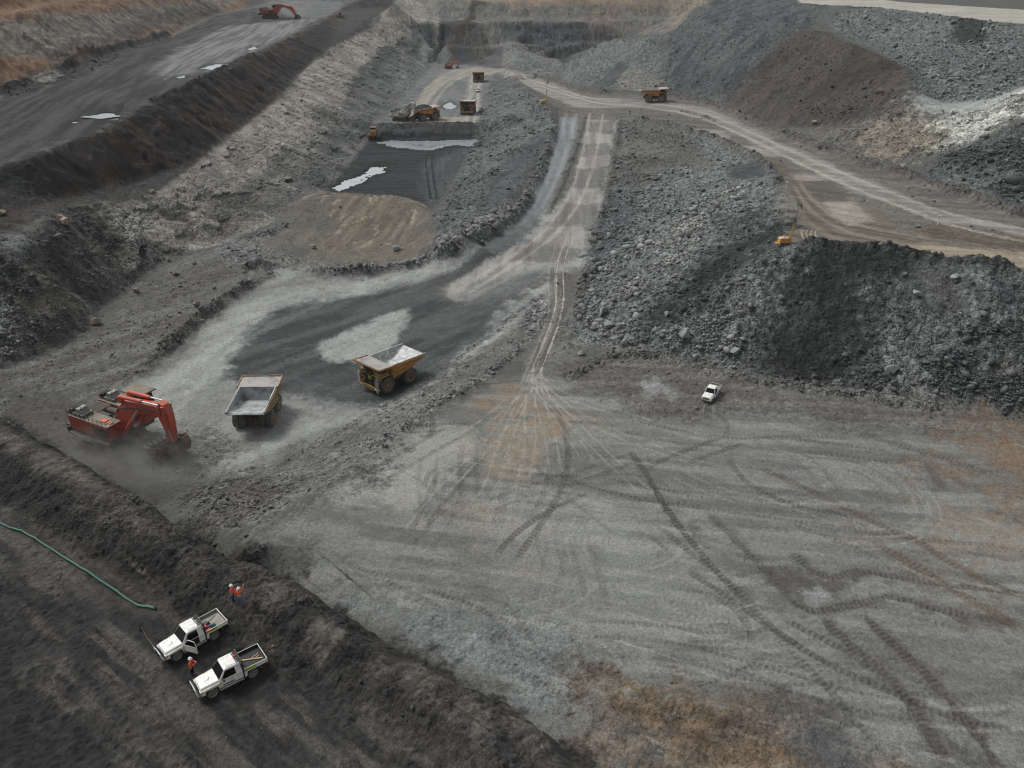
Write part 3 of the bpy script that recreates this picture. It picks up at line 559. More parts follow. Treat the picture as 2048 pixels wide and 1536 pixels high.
path([(1060, 150), (1130, 172), (1200, 192), (1300, 186), (1400, 200), (1470, 228), (1560, 268), (1700, 320), (1850, 362), (1960, 405), (2048, 436)], 3.4, '#55524e', .6, hgt=1.6, rubv=.7)
path([(1340, 222), (1400, 230), (1430, 245)], 2.2, '#4d4b48', .6, hgt=.9, rubv=.7)
path([(745, 250), (850, 250), (955, 249)], 2.2, '#5b5b5a', .5, hgt=.9, rubv=.7)
path([(600, 400), (650, 387), (700, 389), (780, 394), (830, 404), (862, 422)], 1.6, '#857a68', .5, hgt=.5, rubv=.3)
path([(1130, 760), (1240, 702), (1340, 724), (1540, 770), (1760, 800), (1900, 825)], 3.0, '#63625f', .4, hgt=.6, rubv=1.1)
path([(0, 180), (100, 150), (234, 100), (338, 68)], 3.5, '#3c3d3e', .5, hgt=1.6, rubv=.9)
path([(300, 206), (365, 178), (427, 148), (510, 108)], 1.8, '#4b4b4a', .5, hgt=.8, rubv=.9)
path([(640, 560), (520, 575), (470, 600)], 2.0, '#6a6864', .3, hgt=.2, rubv=.2)
path([(480, 545), (520, 530), (550, 540)], 4.0, '#3f3e3d', .8, hgt=1.8, rubv=.9)
# ------------------------------------------------------------------ crawler and wheel marks on the grey bench
DK = '#4f4b47'
for q, wd, al in (
    ([(1259, 898), (1304, 963), (1324, 1003), (1369, 1068), (1434, 1143), (1504, 1218), (1554, 1263), (1614, 1303), (1674, 1338), (1749, 1368), (1824, 1403), (1899, 1433), (2060, 1470)], .75, .75),
    ([(1364, 1133), (1424, 1173), (1489, 1218), (1554, 1268), (1600, 1300)], .7, .7),
    ([(1264, 1053), (1324, 1088), (1364, 1133)], .6, .4), ([(1319, 1053), (1384, 1108), (1439, 1148), (1504, 1203), (1530, 1228)], .65, .6),
    ([(1554, 1228), (1594, 1253), (1649, 1278), (1720, 1320), (1790, 1370)], .7, .6),
    ([(1574, 1298), (1624, 1343), (1659, 1378), (1694, 1423), (1729, 1463), (1764, 1488)], .7, .5),
    ([(1454, 913), (1484, 958), (1524, 983), (1589, 1013), (1674, 1028), (1724, 1033)], .8, .6),
    ([(1099, 933), (1159, 968), (1249, 993), (1334, 1008), (1424, 1018), (1524, 1033), (1624, 1048), (1699, 1058), (1764, 1068), (1849, 1078), (1949, 1088), (2060, 1100)], .7, .42),
    ([(1144, 938), (1214, 958), (1304, 973), (1384, 993), (1459, 1003), (1524, 1013)], .6, .35),
    ([(1574, 878), (1674, 888), (1744, 898), (1794, 903)], .8, .5), ([(1599, 903), (1699, 913), (1774, 923), (1809, 923), (1819, 908)], .9, .6),
    ([(1114, 818), (1139, 883), (1134, 958), (1099, 1028), (1054, 1088), (1026, 1132)], .75, .62), ([(1184, 983), (1114, 1013), (1054, 1048), (1018, 1080), (990, 1115)], .75, .62),
    ([(1104, 918), (1089, 993), (1064, 1033)], .6, .35), ([(1289, 938), (1344, 913), (1404, 888), (1449, 875)], .8, .65), ([(1369, 930), (1424, 908), (1494, 885)], .8, .65),
    ([(820, 1068), (850, 1008), (880, 938)], .6, .4), ([(710, 988), (780, 958), (860, 908), (950, 858)], .8, .45), ([(690, 955), (760, 935), (820, 895), (900, 850)], .8, .4),
    ([(845, 985), (855, 950), (880, 930)], .6, .4), ([(890, 1010), (930, 960), (985, 900)], .6, .35), ([(850, 1060), (905, 985)], .6, .3),
    ([(800, 850), (850, 855), (900, 845), (960, 850)], .8, .5), ([(855, 880), (870, 850), (860, 820)], .9, .5), ([(780, 868), (830, 866), (905, 858)], .6, .4),
    ([(1250, 840), (1350, 860), (1480, 880), (1600, 870), (1720, 880)], .7, .45), ([(1200, 855), (1330, 880), (1420, 905)], .6, .35), ([(1430, 820), (1460, 850), (1450, 880)], .7, .4),
    ([(1900, 1100), (1960, 1110), (2060, 1125)], .6, .4), ([(1570, 1040), (1700, 1090), (1780, 1130)], .6, .3), ([(680, 1120), (780, 1165), (900, 1225)], .6, .3),
    ([(840, 1170), (960, 1220), (1070, 1270)], .6, .25), ([(960, 1310), (1040, 1340), (1110, 1385)], .6, .3), ([(960, 1250), (1060, 1300), (1120, 1350)], .6, .25), ([(1380, 1280), (1430, 1310)], .6, .3)):
    path(q, wd * 1.1, DK, min(1, al * 1.12), depth=.06, tread=.62 if wd < .9 else .7, wob=.35)
for q, wd, al in (
    ([(1414, 1023), (1464, 1073), (1514, 1123), (1554, 1163), (1579, 1198), (1604, 1218), (1629, 1223), (1669, 1218), (1724, 1208), (1774, 1193), (1804, 1198), (1874, 1218), (1949, 1233), (2060, 1250)], 1.1, .7),
    ([(1574, 1098), (1604, 1123), (1624, 1143), (1664, 1158), (1699, 1148), (1734, 1143), (1804, 1158), (1874, 1168), (1954, 1178), (2060, 1190)], 1.2, .65),
    ([(1634, 1223), (1669, 1263), (1724, 1308), (1774, 1348), (1804, 1383), (1844, 1433), (1874, 1488), (1900, 1550)], 1.2, .75),
    ([(1724, 1223), (1754, 1258), (1804, 1303), (1864, 1358), (1904, 1408), (1939, 1448), (1974, 1498), (2010, 1550)], 1.1, .8),
    ([(1844, 913), (1864, 943), (1884, 973), (1909, 988)], 1.4, .6), ([(1894, 943), (1924, 968), (1974, 978)], 1.2, .4),
    ([(1259, 898), (1304, 963), (1324, 1003), (1369, 1068)], 1.0, .35), ([(1380, 1040), (1400, 1080), (1370, 1070)], 1.0, .5), ([(1700, 860), (1850, 905), (2000, 950)], 1.8, .35)):
    path(q, wd * 1.6, '#5d5955', min(1, al * .7), depth=.02, wob=1.2); path(q, wd * .8, '#4c4844', min(1, al * 1.0), depth=.07, tread=.55, wob=.7)
for q, wd, al in (([(1514, 933), (1584, 963), (1654, 998), (1724, 1033), (1774, 1058), (1824, 1073), (1874, 1108), (1949, 1153), (2060, 1200)], .9, .6), ([(1740, 1080), (1860, 1150), (1960, 1210), (2060, 1270)], 1.2, .5),
    ([(1260, 1380), (1420, 1440), (1560, 1500), (1700, 1570)], 1.2, .35), ([(1220, 1400), (1360, 1460), (1500, 1540)], 1.0, .3)):
    path(q, wd * 1.2, '#5d4c38', min(1, al * 1.3), depth=.05, tread=.6, wob=.5)
_q = random.Random(31)
for k in range(70):
    u, v = _q.uniform(760, 2040), _q.uniform(870, 1420); a0 = _q.uniform(-.3, .9) if u > 1300 else _q.uniform(-.6, 2.2); cur = _q.uniform(-.22, .22); l_ = _q.uniform(14, 34) * (1 + (v - 850) / 700); pts_ = []
    for j in range(9):
        pts_.append((u, v)); u += l_ * math.cos(a0); v += l_ * .62 * math.sin(a0); a0 += cur
    if all(-40 < a_ < 2100 and 850 < b_ < 1560 and b_ < 1090 + (a_ - 480) * .64 - 45 for a_, b_ in pts_):
        path(pts_, _q.choice([.45, .6, .6, .75]), _q.choice(['#57534e', '#5d5a55', '#4e4b47', '#8f8e88']), _q.uniform(.25, .5), depth=.04, tread=_q.choice([.5, .6, .7]), wob=.5, pair=_q.choice([0, 2.2, 2.2]))
# wheel marks: pale dusty lines
FAN = [(1140, 470), (1118, 530), (1121, 600), (1108, 650), (1085, 710), (1068, 750)]
for q in ([(1040, 800), (985, 880), (900, 965), (820, 1060)], [(1045, 800), (1010, 880), (985, 960), (960, 1010)], [(1058, 810), (1062, 890), (1045, 960)], [(1078, 800), (1100, 870), (1110, 940)],
          [(1100, 790), (1160, 835), (1260, 880), (1420, 935)], [(1110, 785), (1200, 815), (1310, 850), (1430, 880)], [(1085, 790), (1160, 860), (1230, 930), (1300, 990)], [(1030, 790), (975, 840), (930, 870)], [(1092, 800), (1130, 850), (1180, 930)]):
    path(FAN + q, .34, '#99938a', .32, depth=.02, pair=1.6, wob=1.3)
path([(1120, 480), (1100, 550), (1108, 610), (1095, 660), (1070, 720), (1050, 770)], .4, '#98938a', .35, pair=1.5, wob=.6)
for q in ([(1819, 968), (1844, 1003), (1846, 1038), (1814, 1063), (1749, 1068), (1674, 1063), (1600, 1050)], [(1835, 975), (1866, 1010), (1868, 1045), (1820, 1078), (1740, 1082), (1650, 1070), (1560, 1045)], [(1420, 770), (1418, 800), (1415, 840)], [(1690, 1095), (1780, 1085), (1850, 1060)]):
    path(q, .3, '#8f8e89', .3, pair=1.5, depth=.02, wob=.5)
# lanes polished along the haul roads
RP = [(1180, 225), (1170, 290), (1150, 370), (1110, 440), (1060, 490), (980, 540), (900, 590)]
for o, c, a_ in ((0, '#a8a297', .35), (14, '#6a665f', .3), (26, '#aaa499', .35), (38, '#726e66', .25)):
    path([(u + o, v + o * .12) for u, v in RP], 1.1, c, a_, wob=.8)
for o, c in ((0, '#8a9093'), (11, '#5f6467'), (20, '#8c9194')):
    path([(1133 + o, 226), (1122 + o, 270), (1108 + o, 320), (1085 + o, 380), (1062 + o, 420)], 1.2, c, .35, wob=.9)
for o, c in ((-6, '#a39d90'), (1, '#6b665d'), (8, '#a8a295'), (15, '#665f56')):
    path([(1040, 150 + o * .5), (1110, 178 + o * .5), (1190, 205 + o * .5), (1300, 209 + o * .6), (1400, 226 + o), (1500, 268 + o), (1600, 318 + o * 1.3), (1700, 362 + o * 1.5), (1800, 400 + o * 1.5), (1900, 440 + o * 1.6), (2060, 472 + o * 1.8)], 1.3, c, .4, wob=.8)
for o, c in ((0, '#8e8676'), (9, '#4f473d'), (18, '#8e8676'), (30, '#51493f'), (40, '#857b6b')):
    path([(1590 - o * .2, 350 + o), (1620 - o * .3, 400 + o), (1680 - o * .3, 440 + o), (1760, 462 + o), (1860, 478 + o), (2060, 502 + o * .9)], 1.2, c, .35, wob=.9)
for o in range(4):
    path([(1608 + o * 9, 458), (1602 + o * 9, 466), (1606 + o * 9, 476), (1614 + o * 9, 482)], .28, '#a59c88', .6, wob=.3)
for o, c in ((0, '#97999a'), (22, '#9fa19d'), (45, '#7b7f7f'), (64, '#9a9c98')):
    path([(250 + o, 870), (300 + o, 790 + o * .1), (400 + o, 700), (500 + o, 625 + o * .2), (620 + o, 570 + o * .3), (780, 560 + o * .3), (900, 520 + o * .2)], 2.6, c, .28, wob=1.2)
for o, c in ((0, '#4b4f52'), (18, '#5f6365'), (36, '#44484b'), (54, '#6b6f70')):
    path([(560 + o, 740 + o * .5), (640, 760 + o), (760, 760 + o), (860, 730 + o * .6), (960, 660 + o * .5), (1040, 590 + o * .4)], 1.6, c, .35, wob=1.2)
for o, c in ((0, '#8f8b82'), (9, '#66645f'), (18, '#96928a')):
    path([(836 + o, 246), (845 + o, 215), (868 + o, 180), (905 + o * .5, 155), (960, 140 + o * .2), (1010, 142)], 1.8, c, .5, wob=.8)
for o, c in ((0, '#97948d'), (9, '#6a6a68'), (16, '#97948d')):
    path([(932 + o, 246), (940 + o, 200), (944 + o, 150)], 1.4, c, .45, wob=.8)
for o in (0, 12):
    path([(862 + o, 400), (853 + o, 340), (852 + o, 315), (860 + o, 300)], .8, '#1f2326', .8, depth=.1, wob=.4)
for q in ([(100, 760), (130, 810), (150, 850)], [(90, 745), (75, 790), (80, 830)], [(200, 760), (160, 790), (120, 800)]):
    path(q, 1.2, '#4c4a46', .6, depth=.08, tread=.8)
path([(0, 1600), (60, 1480), (0, 1300), (-40, 1200)], .8, '#262727', .5, tread=.5, depth=.04)
path([(180, 1536), (330, 1470), (420, 1440), (560, 1400), (620, 1380)], .4, '#2c2b2b', .4, pair=1.5, depth=.03)

_r = random.Random(12)
for k in range(46):                                     # bucket scratches on the tan mound
    u, v = _r.uniform(640, 840), _r.uniform(400, 495)
    path([(u, v), (u + _r.uniform(4, 22), v - _r.uniform(2, 14))], _r.uniform(.3, .8), '#9a8f7c' if k % 3 else '#57524a', .5, wob=.8, fade=False)
for k in range(60):                                     # streaks left on the dark bench by blades and wheels
    u, v = _r.uniform(20, 700), _r.uniform(1080, 1520); l_ = _r.uniform(30, 130)
    path([(u, v), (u + l_ * .8, v + l_ * .72)], _r.uniform(.15, .5), _r.choice(['#5d554c', '#232324', '#665c51', '#2b2a2a']), .5, wob=1.0, depth=.03)
for k in range(130):                                    # graded streaks on the grey bench
    u, v = _r.uniform(650, 2040), _r.uniform(880, 1500); l_ = _r.uniform(40, 200)
    if v < 1090 + (u - 480) * .64 - 60 and u + l_ < 2100: path([(u, v), (u + l_, v + l_ * _r.uniform(.12, .4))], _r.uniform(.2, .6), _r.choice(['#8d8e88', '#5d5d59', '#96958e', '#666560']), .32, wob=1.3)
for k in range(40):                                     # and along the loop road
    u, v = _r.uniform(420, 960), _r.uniform(590, 800); l_ = _r.uniform(40, 120)
    path([(u, v), (u + l_, v - l_ * _r.uniform(.1, .5))], _r.uniform(.4, 1.0), _r.choice(['#6d7070', '#3e4143', '#5a5d5d']), .3, wob=1.3)

for q, s_ in (([(755, 284), (790, 280), (840, 281), (900, 278), (950, 276), (953, 292), (930, 291), (895, 290), (868, 297), (840, 302), (815, 297), (780, 292)], 1.6),
          ([(668, 378), (680, 366), (705, 356), (730, 346), (742, 332), (765, 328), (768, 345), (745, 352), (722, 364), (700, 372), (680, 380)], 1.5),
          ([(180, 234), (205, 222), (230, 222), (226, 230), (205, 236)], .5), ([(212, 235), (238, 234), (232, 239), (215, 238)], .4), ([(400, 136), (430, 126), (468, 126), (455, 136), (425, 140)], .9),
          ([(350, 153), (370, 148), (374, 153), (356, 158)], .6), ([(495, 98), (508, 91), (514, 96), (502, 100)], .5), ([(886, 210), (900, 205), (913, 211), (905, 217), (890, 216)], .6), ([(140, 244), (156, 240), (150, 246)], .3)):
    pool(q, s_)
# ------------------------------------------------------------------ relief
far = np.clip(DIST / 250, .4, 2.0)
lay = ridged(X / 9 + big, Y / 9, 3, 21)
dz += drg * (.9 * med + .35 * sml) * np.clip(.35 + slope * 1.2, 0, 1.4)
dz += drg * np.clip(slope - .35, 0, .5) * lay * 1.3
# gullies and rills down the dumped slopes
stn = np.clip(rub, 0, 1.4)
c1, r1 = cells(X / 1.7, Y / 1.7, 3); c2, r2 = cells(X / .8, Y / .8, 7)
rock1 = np.clip(.62 - c1, 0, 1) * (r1 > .35) * (.35 + r1); rock2 = np.clip(.6 - c2, 0, 1) * (.4 + .8 * r2)
near = np.clip(160 / DIST, 0, 1)
dz += stn * (rock1 * .7 + rock2 * .45 * near) * np.clip(1.5 - slope, .25, 1)
dz += (.05 * sml + .025 * fin) * np.clip(60 / DIST, .3, 1.3)
ute = (Y < 75) & (Zt > 19)
dz += np.where(ute, .09 * med + .02 * ridged(X / 1.2, Y / 1.2, 2, 41), 0).astype(np.float32) * np.clip(1 - 2.2 * np.exp(-((X + 24) ** 2 + (Y - 44) ** 2) / 30), .25, 1)
# jagged blocks on the cut rock wall, pushed out sideways as well
wall = [(178, 408), (330, 382), (392, 332), (472, 270), (552, 207), (627, 126), (712, 72), (790, 2), (870, -20), (885, 60), (862, 120), (832, 168), (782, 214), (740, 268), (655, 382), (590, 408), (430, 490), (330, 520), (230, 560)]
WW = world(wall)
id2 = np.nonzero((X > WW[:, 0].min()) & (X < WW[:, 0].max()) & (Y > WW[:, 1].min()) & (Y < WW[:, 1].max()))[0]
kw = (1 - sst(-2, 1, sdist(X[id2], Y[id2], WW))).astype(np.float32)
zz_ = Zt[id2] * 1.15 + 1.2 * big[id2] + .6 * med[id2]; yy = Y[id2] + .5 * X[id2] + 2.0 * med[id2] + .9 * zz_
yy = Y[id2] + .5 * X[id2] + 1.5 * med[id2]
cA, rA = cells(yy / 5.0, zz_ / 3.4, 61); cB, rB = cells(yy / 2.2 + 3, zz_ / 1.6, 67)
crk = sst(.0, .12, np.abs(vn(yy / 4.5, zz_ / 8, 71))) * sst(.0, .14, np.abs(vn(yy / 14 + 4, zz_ / 2.4, 73)))
jut = kw * (1.5 * (rA - .5) + .7 * (rB - .5) + .15 * sml[id2] + .7 * (crk - 1))
X[id2] += jut; dz[id2] = dz[id2] * (1 - .75 * kw) + kw * (.35 * (rA - .5))
col[id2] *= (1 + kw * (.40 * (rA - .5) + .22 * (rB - .5)))[:, None]
wallk = np.zeros(N, np.float32); wallk[id2] = kw
bk = (ute & (slope > .12)).astype(np.float32)
rl = ridged(X / 2.6, Y / 2.6, 3, 81); dz += bk * (.09 * rl + .03 * ridged(X / .9, Y / .9, 2, 83))
st_ = streak(X, Y, R(-34), 7, .55, 3, 91).astype(np.float32); dz += ute * (1 - bk) * .05 * st_
col *= (1 + ute * .22 * st_)[:, None]
c3, r3 = cells(X / .6, Y / .6, 95); clod = np.where(ute, np.clip(.6 - c3, 0, 1) * (r3 > .35) * (.4 + r3), 0).astype(np.float32)
dz += clod * (.025 + .17 * bk)
Zf = Zt + dz
# stones are paler than the fines they sit in
lum = (col @ np.array([.3, .55, .15], np.float32))[:, None]
col = lum + (col - lum) * .68
pv_ = np.array([.195, .2, .19], np.float32)
col = pv_ * (np.clip(col, .001, 1) / pv_) ** 1.27
col *= np.array([.985, 1.0, .975], np.float32)
flatk = np.clip(1.35 - slope, .25, 1) * (1 - .85 * wallk)
v = 1 + flatk * (stn * .5 * (r1 - .5) * (c1 < .55) + stn * .45 * (r2 - .5)) + .26 * ute * (r3 - .5) * (c3 < .5) + .09 * sml + .08 * med + (.04 + .1 * stn) * fin * flatk
col = np.clip(col * v[:, None], .004, .9).astype(np.float32)
me = bpy.data.meshes.new('ground')
co = np.stack([X, Y, Zf], 1).astype(np.float32)
me.vertices.add(N); me.vertices.foreach_set('co', co.ravel())
i = np.arange(NR - 1)[:, None] * NAc + np.arange(NAc - 1)[None, :]
q = np.stack([i, i + NAc, i + NAc + 1, i + 1], -1).reshape(-1, 4)[:, ::-1]
nf = len(q)
me.loops.add(nf * 4); me.loops.foreach_set('vertex_index', q.ravel().astype(np.int32))
me.polygons.add(nf); me.polygons.foreach_set('loop_start', (np.arange(nf) * 4).astype(np.int32))
me.polygons.foreach_set('use_smooth', np.zeros(nf, bool))
me.update(calc_edges=True)
ca = me.color_attributes.new('Col', 'FLOAT_COLOR', 'POINT')
ca.data.foreach_set('color', np.concatenate([col, (stn + .45 * wallk)[:, None].astype(np.float32)], 1).ravel())
ground = bpy.data.objects.new('ground', me)
C.objects.link(ground)
ground['kind'] = 'structure'

def Zs(x, y):
    """final ground height near a point, from the sheet itself"""
    a = math.atan2(x, y); r = math.hypot(x, y)
    ia = int(np.clip(np.searchsorted(az, a), 1, NAc - 1)); ir = int(np.clip(np.searchsorted(rad, r), 1, NR - 1))
    if a - az[ia - 1] < az[ia] - a: ia -= 1
    return float(Zf[ir * NAc + ia])
Zgrid = Zf.reshape(NR, NAc)
def Zv(x, y):
    a = np.arctan2(x, y); r = np.hypot(x, y)
    ia = np.clip(np.searchsorted(az, a), 1, NAc - 1); ir = np.clip(np.searchsorted(rad, r), 1, NR - 1)
    return Zgrid[ir, ia]

def new_mat(name):
    m = bpy.data.materials.new(name); m.use_nodes = True
    return m, m.node_tree, m.node_tree.nodes['Principled BSDF']
gm, t, b = new_mat('ground')
nd, lk = t.nodes, t.links
at = nd.new('ShaderNodeAttribute'); at.attribute_name = 'Col'
geo = nd.new('ShaderNodeNewGeometry')
def tex(kind, scale, **kw):
    n = nd.new(kind); n.inputs['Scale'].default_value = scale
    for k_, v_ in kw.items():
        if k_ in n.inputs: n.inputs[k_].default_value = v_
    lk.new(geo.outputs['Position'], n.inputs['Vector'])
    return n
def math_(op, a, b_=None, c_=None):
    n = nd.new('ShaderNodeMath'); n.operation = op
    for k_, s_ in enumerate((a, b_, c_)):
        if s_ is None: continue
        if isinstance(s_, (int, float)): n.inputs[k_].default_value = s_
        else: lk.new(s_, n.inputs[k_])
    return n.outputs[0]
v1 = tex('ShaderNodeTexVoronoi', 1.1); v2 = tex('ShaderNodeTexVoronoi', 3.3)
n1 = tex('ShaderNodeTexNoise', 2.2, Detail=6.0, Roughness=.7); n2 = tex('ShaderNodeTexNoise', .35, Detail=4.0); n3 = tex('ShaderNodeTexNoise', 11.0, Detail=3.0, Roughness=.7); v3 = tex('ShaderNodeTexVoronoi', 8.0)
sz = nd.new('ShaderNodeSeparateColor'); lk.new(v3.outputs['Color'], sz.inputs[0])
sx = nd.new('ShaderNodeSeparateColor'); lk.new(v1.outputs['Color'], sx.inputs[0])
sy = nd.new('ShaderNodeSeparateColor'); lk.new(v2.outputs['Color'], sy.inputs[0])
ruba = at.outputs['Alpha']
# value factor = 1 + rub*(cell1-.5)*.6 + (.15+rub*.5)*(cell2-.5) + (noise-.5)*.5
f1 = math_('MULTIPLY', math_('SUBTRACT', sx.outputs[0], .5), math_('MULTIPLY', ruba, .75))
f2 = math_('MULTIPLY', math_('SUBTRACT', sy.outputs[0], .5), math_('MULTIPLY_ADD', ruba, .7, .16))
f3 = math_('MULTIPLY', math_('SUBTRACT', n1.outputs['Fac'], .5), math_('MULTIPLY_ADD', ruba, .8, .5))
f5 = math_('ADD', math_('MULTIPLY', math_('SUBTRACT', n3.outputs['Fac'], .5), 1.0), math_('MULTIPLY', math_('SUBTRACT', sz.outputs[1], .5), math_('MULTIPLY_ADD', ruba, .5, .36)))
f4 = math_('MULTIPLY', math_('SUBTRACT', n2.outputs['Fac'], .5), .35)
ff = math_('MAXIMUM', math_('ADD', math_('ADD', math_('ADD', f1, f2), math_('ADD', f3, math_('ADD', f4, f5))), 1.0), .25)
vm = nd.new('ShaderNodeVectorMath'); vm.operation = 'SCALE'
lk.new(at.outputs['Color'], vm.inputs[0]); lk.new(ff, vm.inputs['Scale'])
lk.new(vm.outputs[0], b.inputs['Base Color'])
b.inputs['Roughness'].default_value = .92
b.inputs['Specular IOR Level'].default_value = .25
hgt = math_('ADD', math_('MULTIPLY', v1.outputs['Distance'], math_('MULTIPLY', ruba, -.55)), math_('ADD', math_('MULTIPLY', v2.outputs['Distance'], math_('MULTIPLY_ADD', ruba, -.25, -.03)), math_('ADD', math_('MULTIPLY', n1.outputs['Fac'], .34), math_('MULTIPLY', n3.outputs['Fac'], .07))))
bp = nd.new('ShaderNodeBump'); bp.inputs['Strength'].default_value = .8; bp.inputs['Distance'].default_value = .7
lk.new(hgt, bp.inputs['Height']); lk.new(bp.outputs['Normal'], b.inputs['Normal'])
ground.data.materials.append(gm)
# ------------------------------------------------------------------ modelling helpers
def mat(name, hexc, rough=.6, metal=0.0, dirt=None, amt=.4, sc=1.5, spec=.4):
    m, t_, b_ = new_mat(name)
    b_.inputs['Roughness'].default_value = rough; b_.inputs['Metallic'].default_value = metal
    b_.inputs['Specular IOR Level'].default_value = spec
    c = lin(hexc)
    tc = t_.nodes.new('ShaderNodeTexCoord'); n = t_.nodes.new('ShaderNodeTexNoise'); n.inputs['Scale'].default_value = sc
    n.inputs['Detail'].default_value = 5; n.inputs['Roughness'].default_value = .65
    t_.links.new(tc.outputs['Object'], n.inputs['Vector'])
    rp = t_.nodes.new('ShaderNodeValToRGB'); t_.links.new(n.outputs['Fac'], rp.inputs[0])
    d = lin(dirt) if dirt else c * .75
    rp.color_ramp.elements[0].position = .30 + .25 * amt; rp.color_ramp.elements[1].position = .62 + .2 * (1 - amt) * 0
    rp.color_ramp.elements[0].color = (*(c + (d - c) * min(1, amt * 1.6)), 1); rp.color_ramp.elements[1].color = (*c, 1)
    t_.links.new(rp.outputs[0], b_.inputs['Base Color'])
    return m
M = dict(
    yellow=mat('machine_yellow', '#b98442', .55, 0, '#8a6a45', .5), yelold=mat('dusty_yellow', '#b58b4e', .75, 0, '#7a6444', .6), orange=mat('orange_edge', '#b98552', .6, 0, '#7b614c', .5),
    liner=mat('polished_steel_liner', '#c6c8c8', .45, .0, '#8f9090', .55, 1.1), liner2=mat('worn_steel_liner', '#697073', .5, .0, '#a4a9a9', .6, .5), steel=mat('grey_plate', '#74757a', .5, .0, '#9a958f', .6, .6),
    tyre=mat('tyre_rubber', '#4a4c4e', .9, 0, '#66645f', .6, 2.0, .1), rim=mat('rim', '#a87a4e', .7, 0, '#7a5f45', .5), black=mat('black_paint', '#17181a', .5, 0, '#2a2a2a', .5),
    dark=mat('dark_machinery', '#2c2c2c', .7, 0, '#4a4540', .7), glass=mat('window_glass', '#0a0c0d', .15, 0, '#0c0f10', .2, 1, .25), lamp=mat('lamp_lens', '#e8e6dc', .2), rust=mat('rusty_machinery', '#6b543c', .8, 0, '#3a342d', .6),
    grey=mat('grey_paint', '#5d6368', .6, 0, '#7a766e', .6), lgrey=mat('light_grey_paint', '#8d9093', .5, 0, '#75736e', .5), dust=mat('dusty_deck', '#857d70', .9, 0, '#6a645b', .5, .8),
    red=mat('red_paint', '#c4513d', .5, 0, '#a05e4e', .5, .7), redd=mat('red_panel', '#aa4031', .55, 0, '#8a4a3c', .6, .7), chrome=mat('polished_rod', '#a4a8ac', .4, .3), white=mat('white_paint', '#e6e8e6', .35, 0, '#c3c0b6', .45, 1.6),
    offw=mat('machine_white', '#e6e8e4', .6, 0, '#8a8880', .6), coal=mat('load_of_rock', '#33363a', .95, 0, '#4c4d4e', .6, 3), track=mat('crawler_track', '#3a3733', .85, 0, '#5a544b', .7, 1.5),
    tray=mat('tray_floor', '#8b8b80', .6, 0, '#75766c', .5, 1), trayb=mat('black_tray_liner', '#202224', .7, 0, '#2d3032', .5, 1), hiy=mat('reflective_yellow', '#c9d33a', .4), strip=mat('pale_yellow_stripe', '#c9ca8e', .4),
    maroon=mat('maroon_sticker', '#6b1f2b', .5), beacon=mat('orange_beacon', '#d8502a', .3), wood=mat('timber', '#c4b295', .8, 0, '#a08c6e', .4), hose=mat('green_hose', '#1a4d40', .5, 0, '#2f5a4c', .5, 1), twhite=mat('pale_lettering', '#b9bcbc', .6), tpink=mat('faded_lettering', '#c49a92', .6),
    dustyb=mat('dusty_body_paint', '#a08a68', .8, 0, '#8a7a62', .6, .8), alloy=mat('alloy_rim', '#b4b2ad', .4, 0, '#7d7974', .6), blue=mat('blue_bag', '#2c5a78', .8), redb=mat('red_container', '#b5353f', .5), lime=mat('number_lime', '#a9d62a', .5), skin=mat('skin', '#a97e64', .6), hivis=mat('orange_shirt', '#e8502c', .8, 0, '#c9482e', .4, 5),
    jeans=mat('blue_jeans', '#3f5f86', .9, 0, '#2f4a6c', .5, 5), navy=mat('navy_trousers', '#1d3a63', .9, 0, '#16294a', .5, 5), blk=mat('black_trousers', '#141316', .9), hat=mat('hard_hat', '#eeeeea', .3), silver=mat('silver_band', '#c9c4bd', .4), ltwr=mat('light_tower_yellow', '#d29a3c', .5, 0, '#a98443', .5, 1))

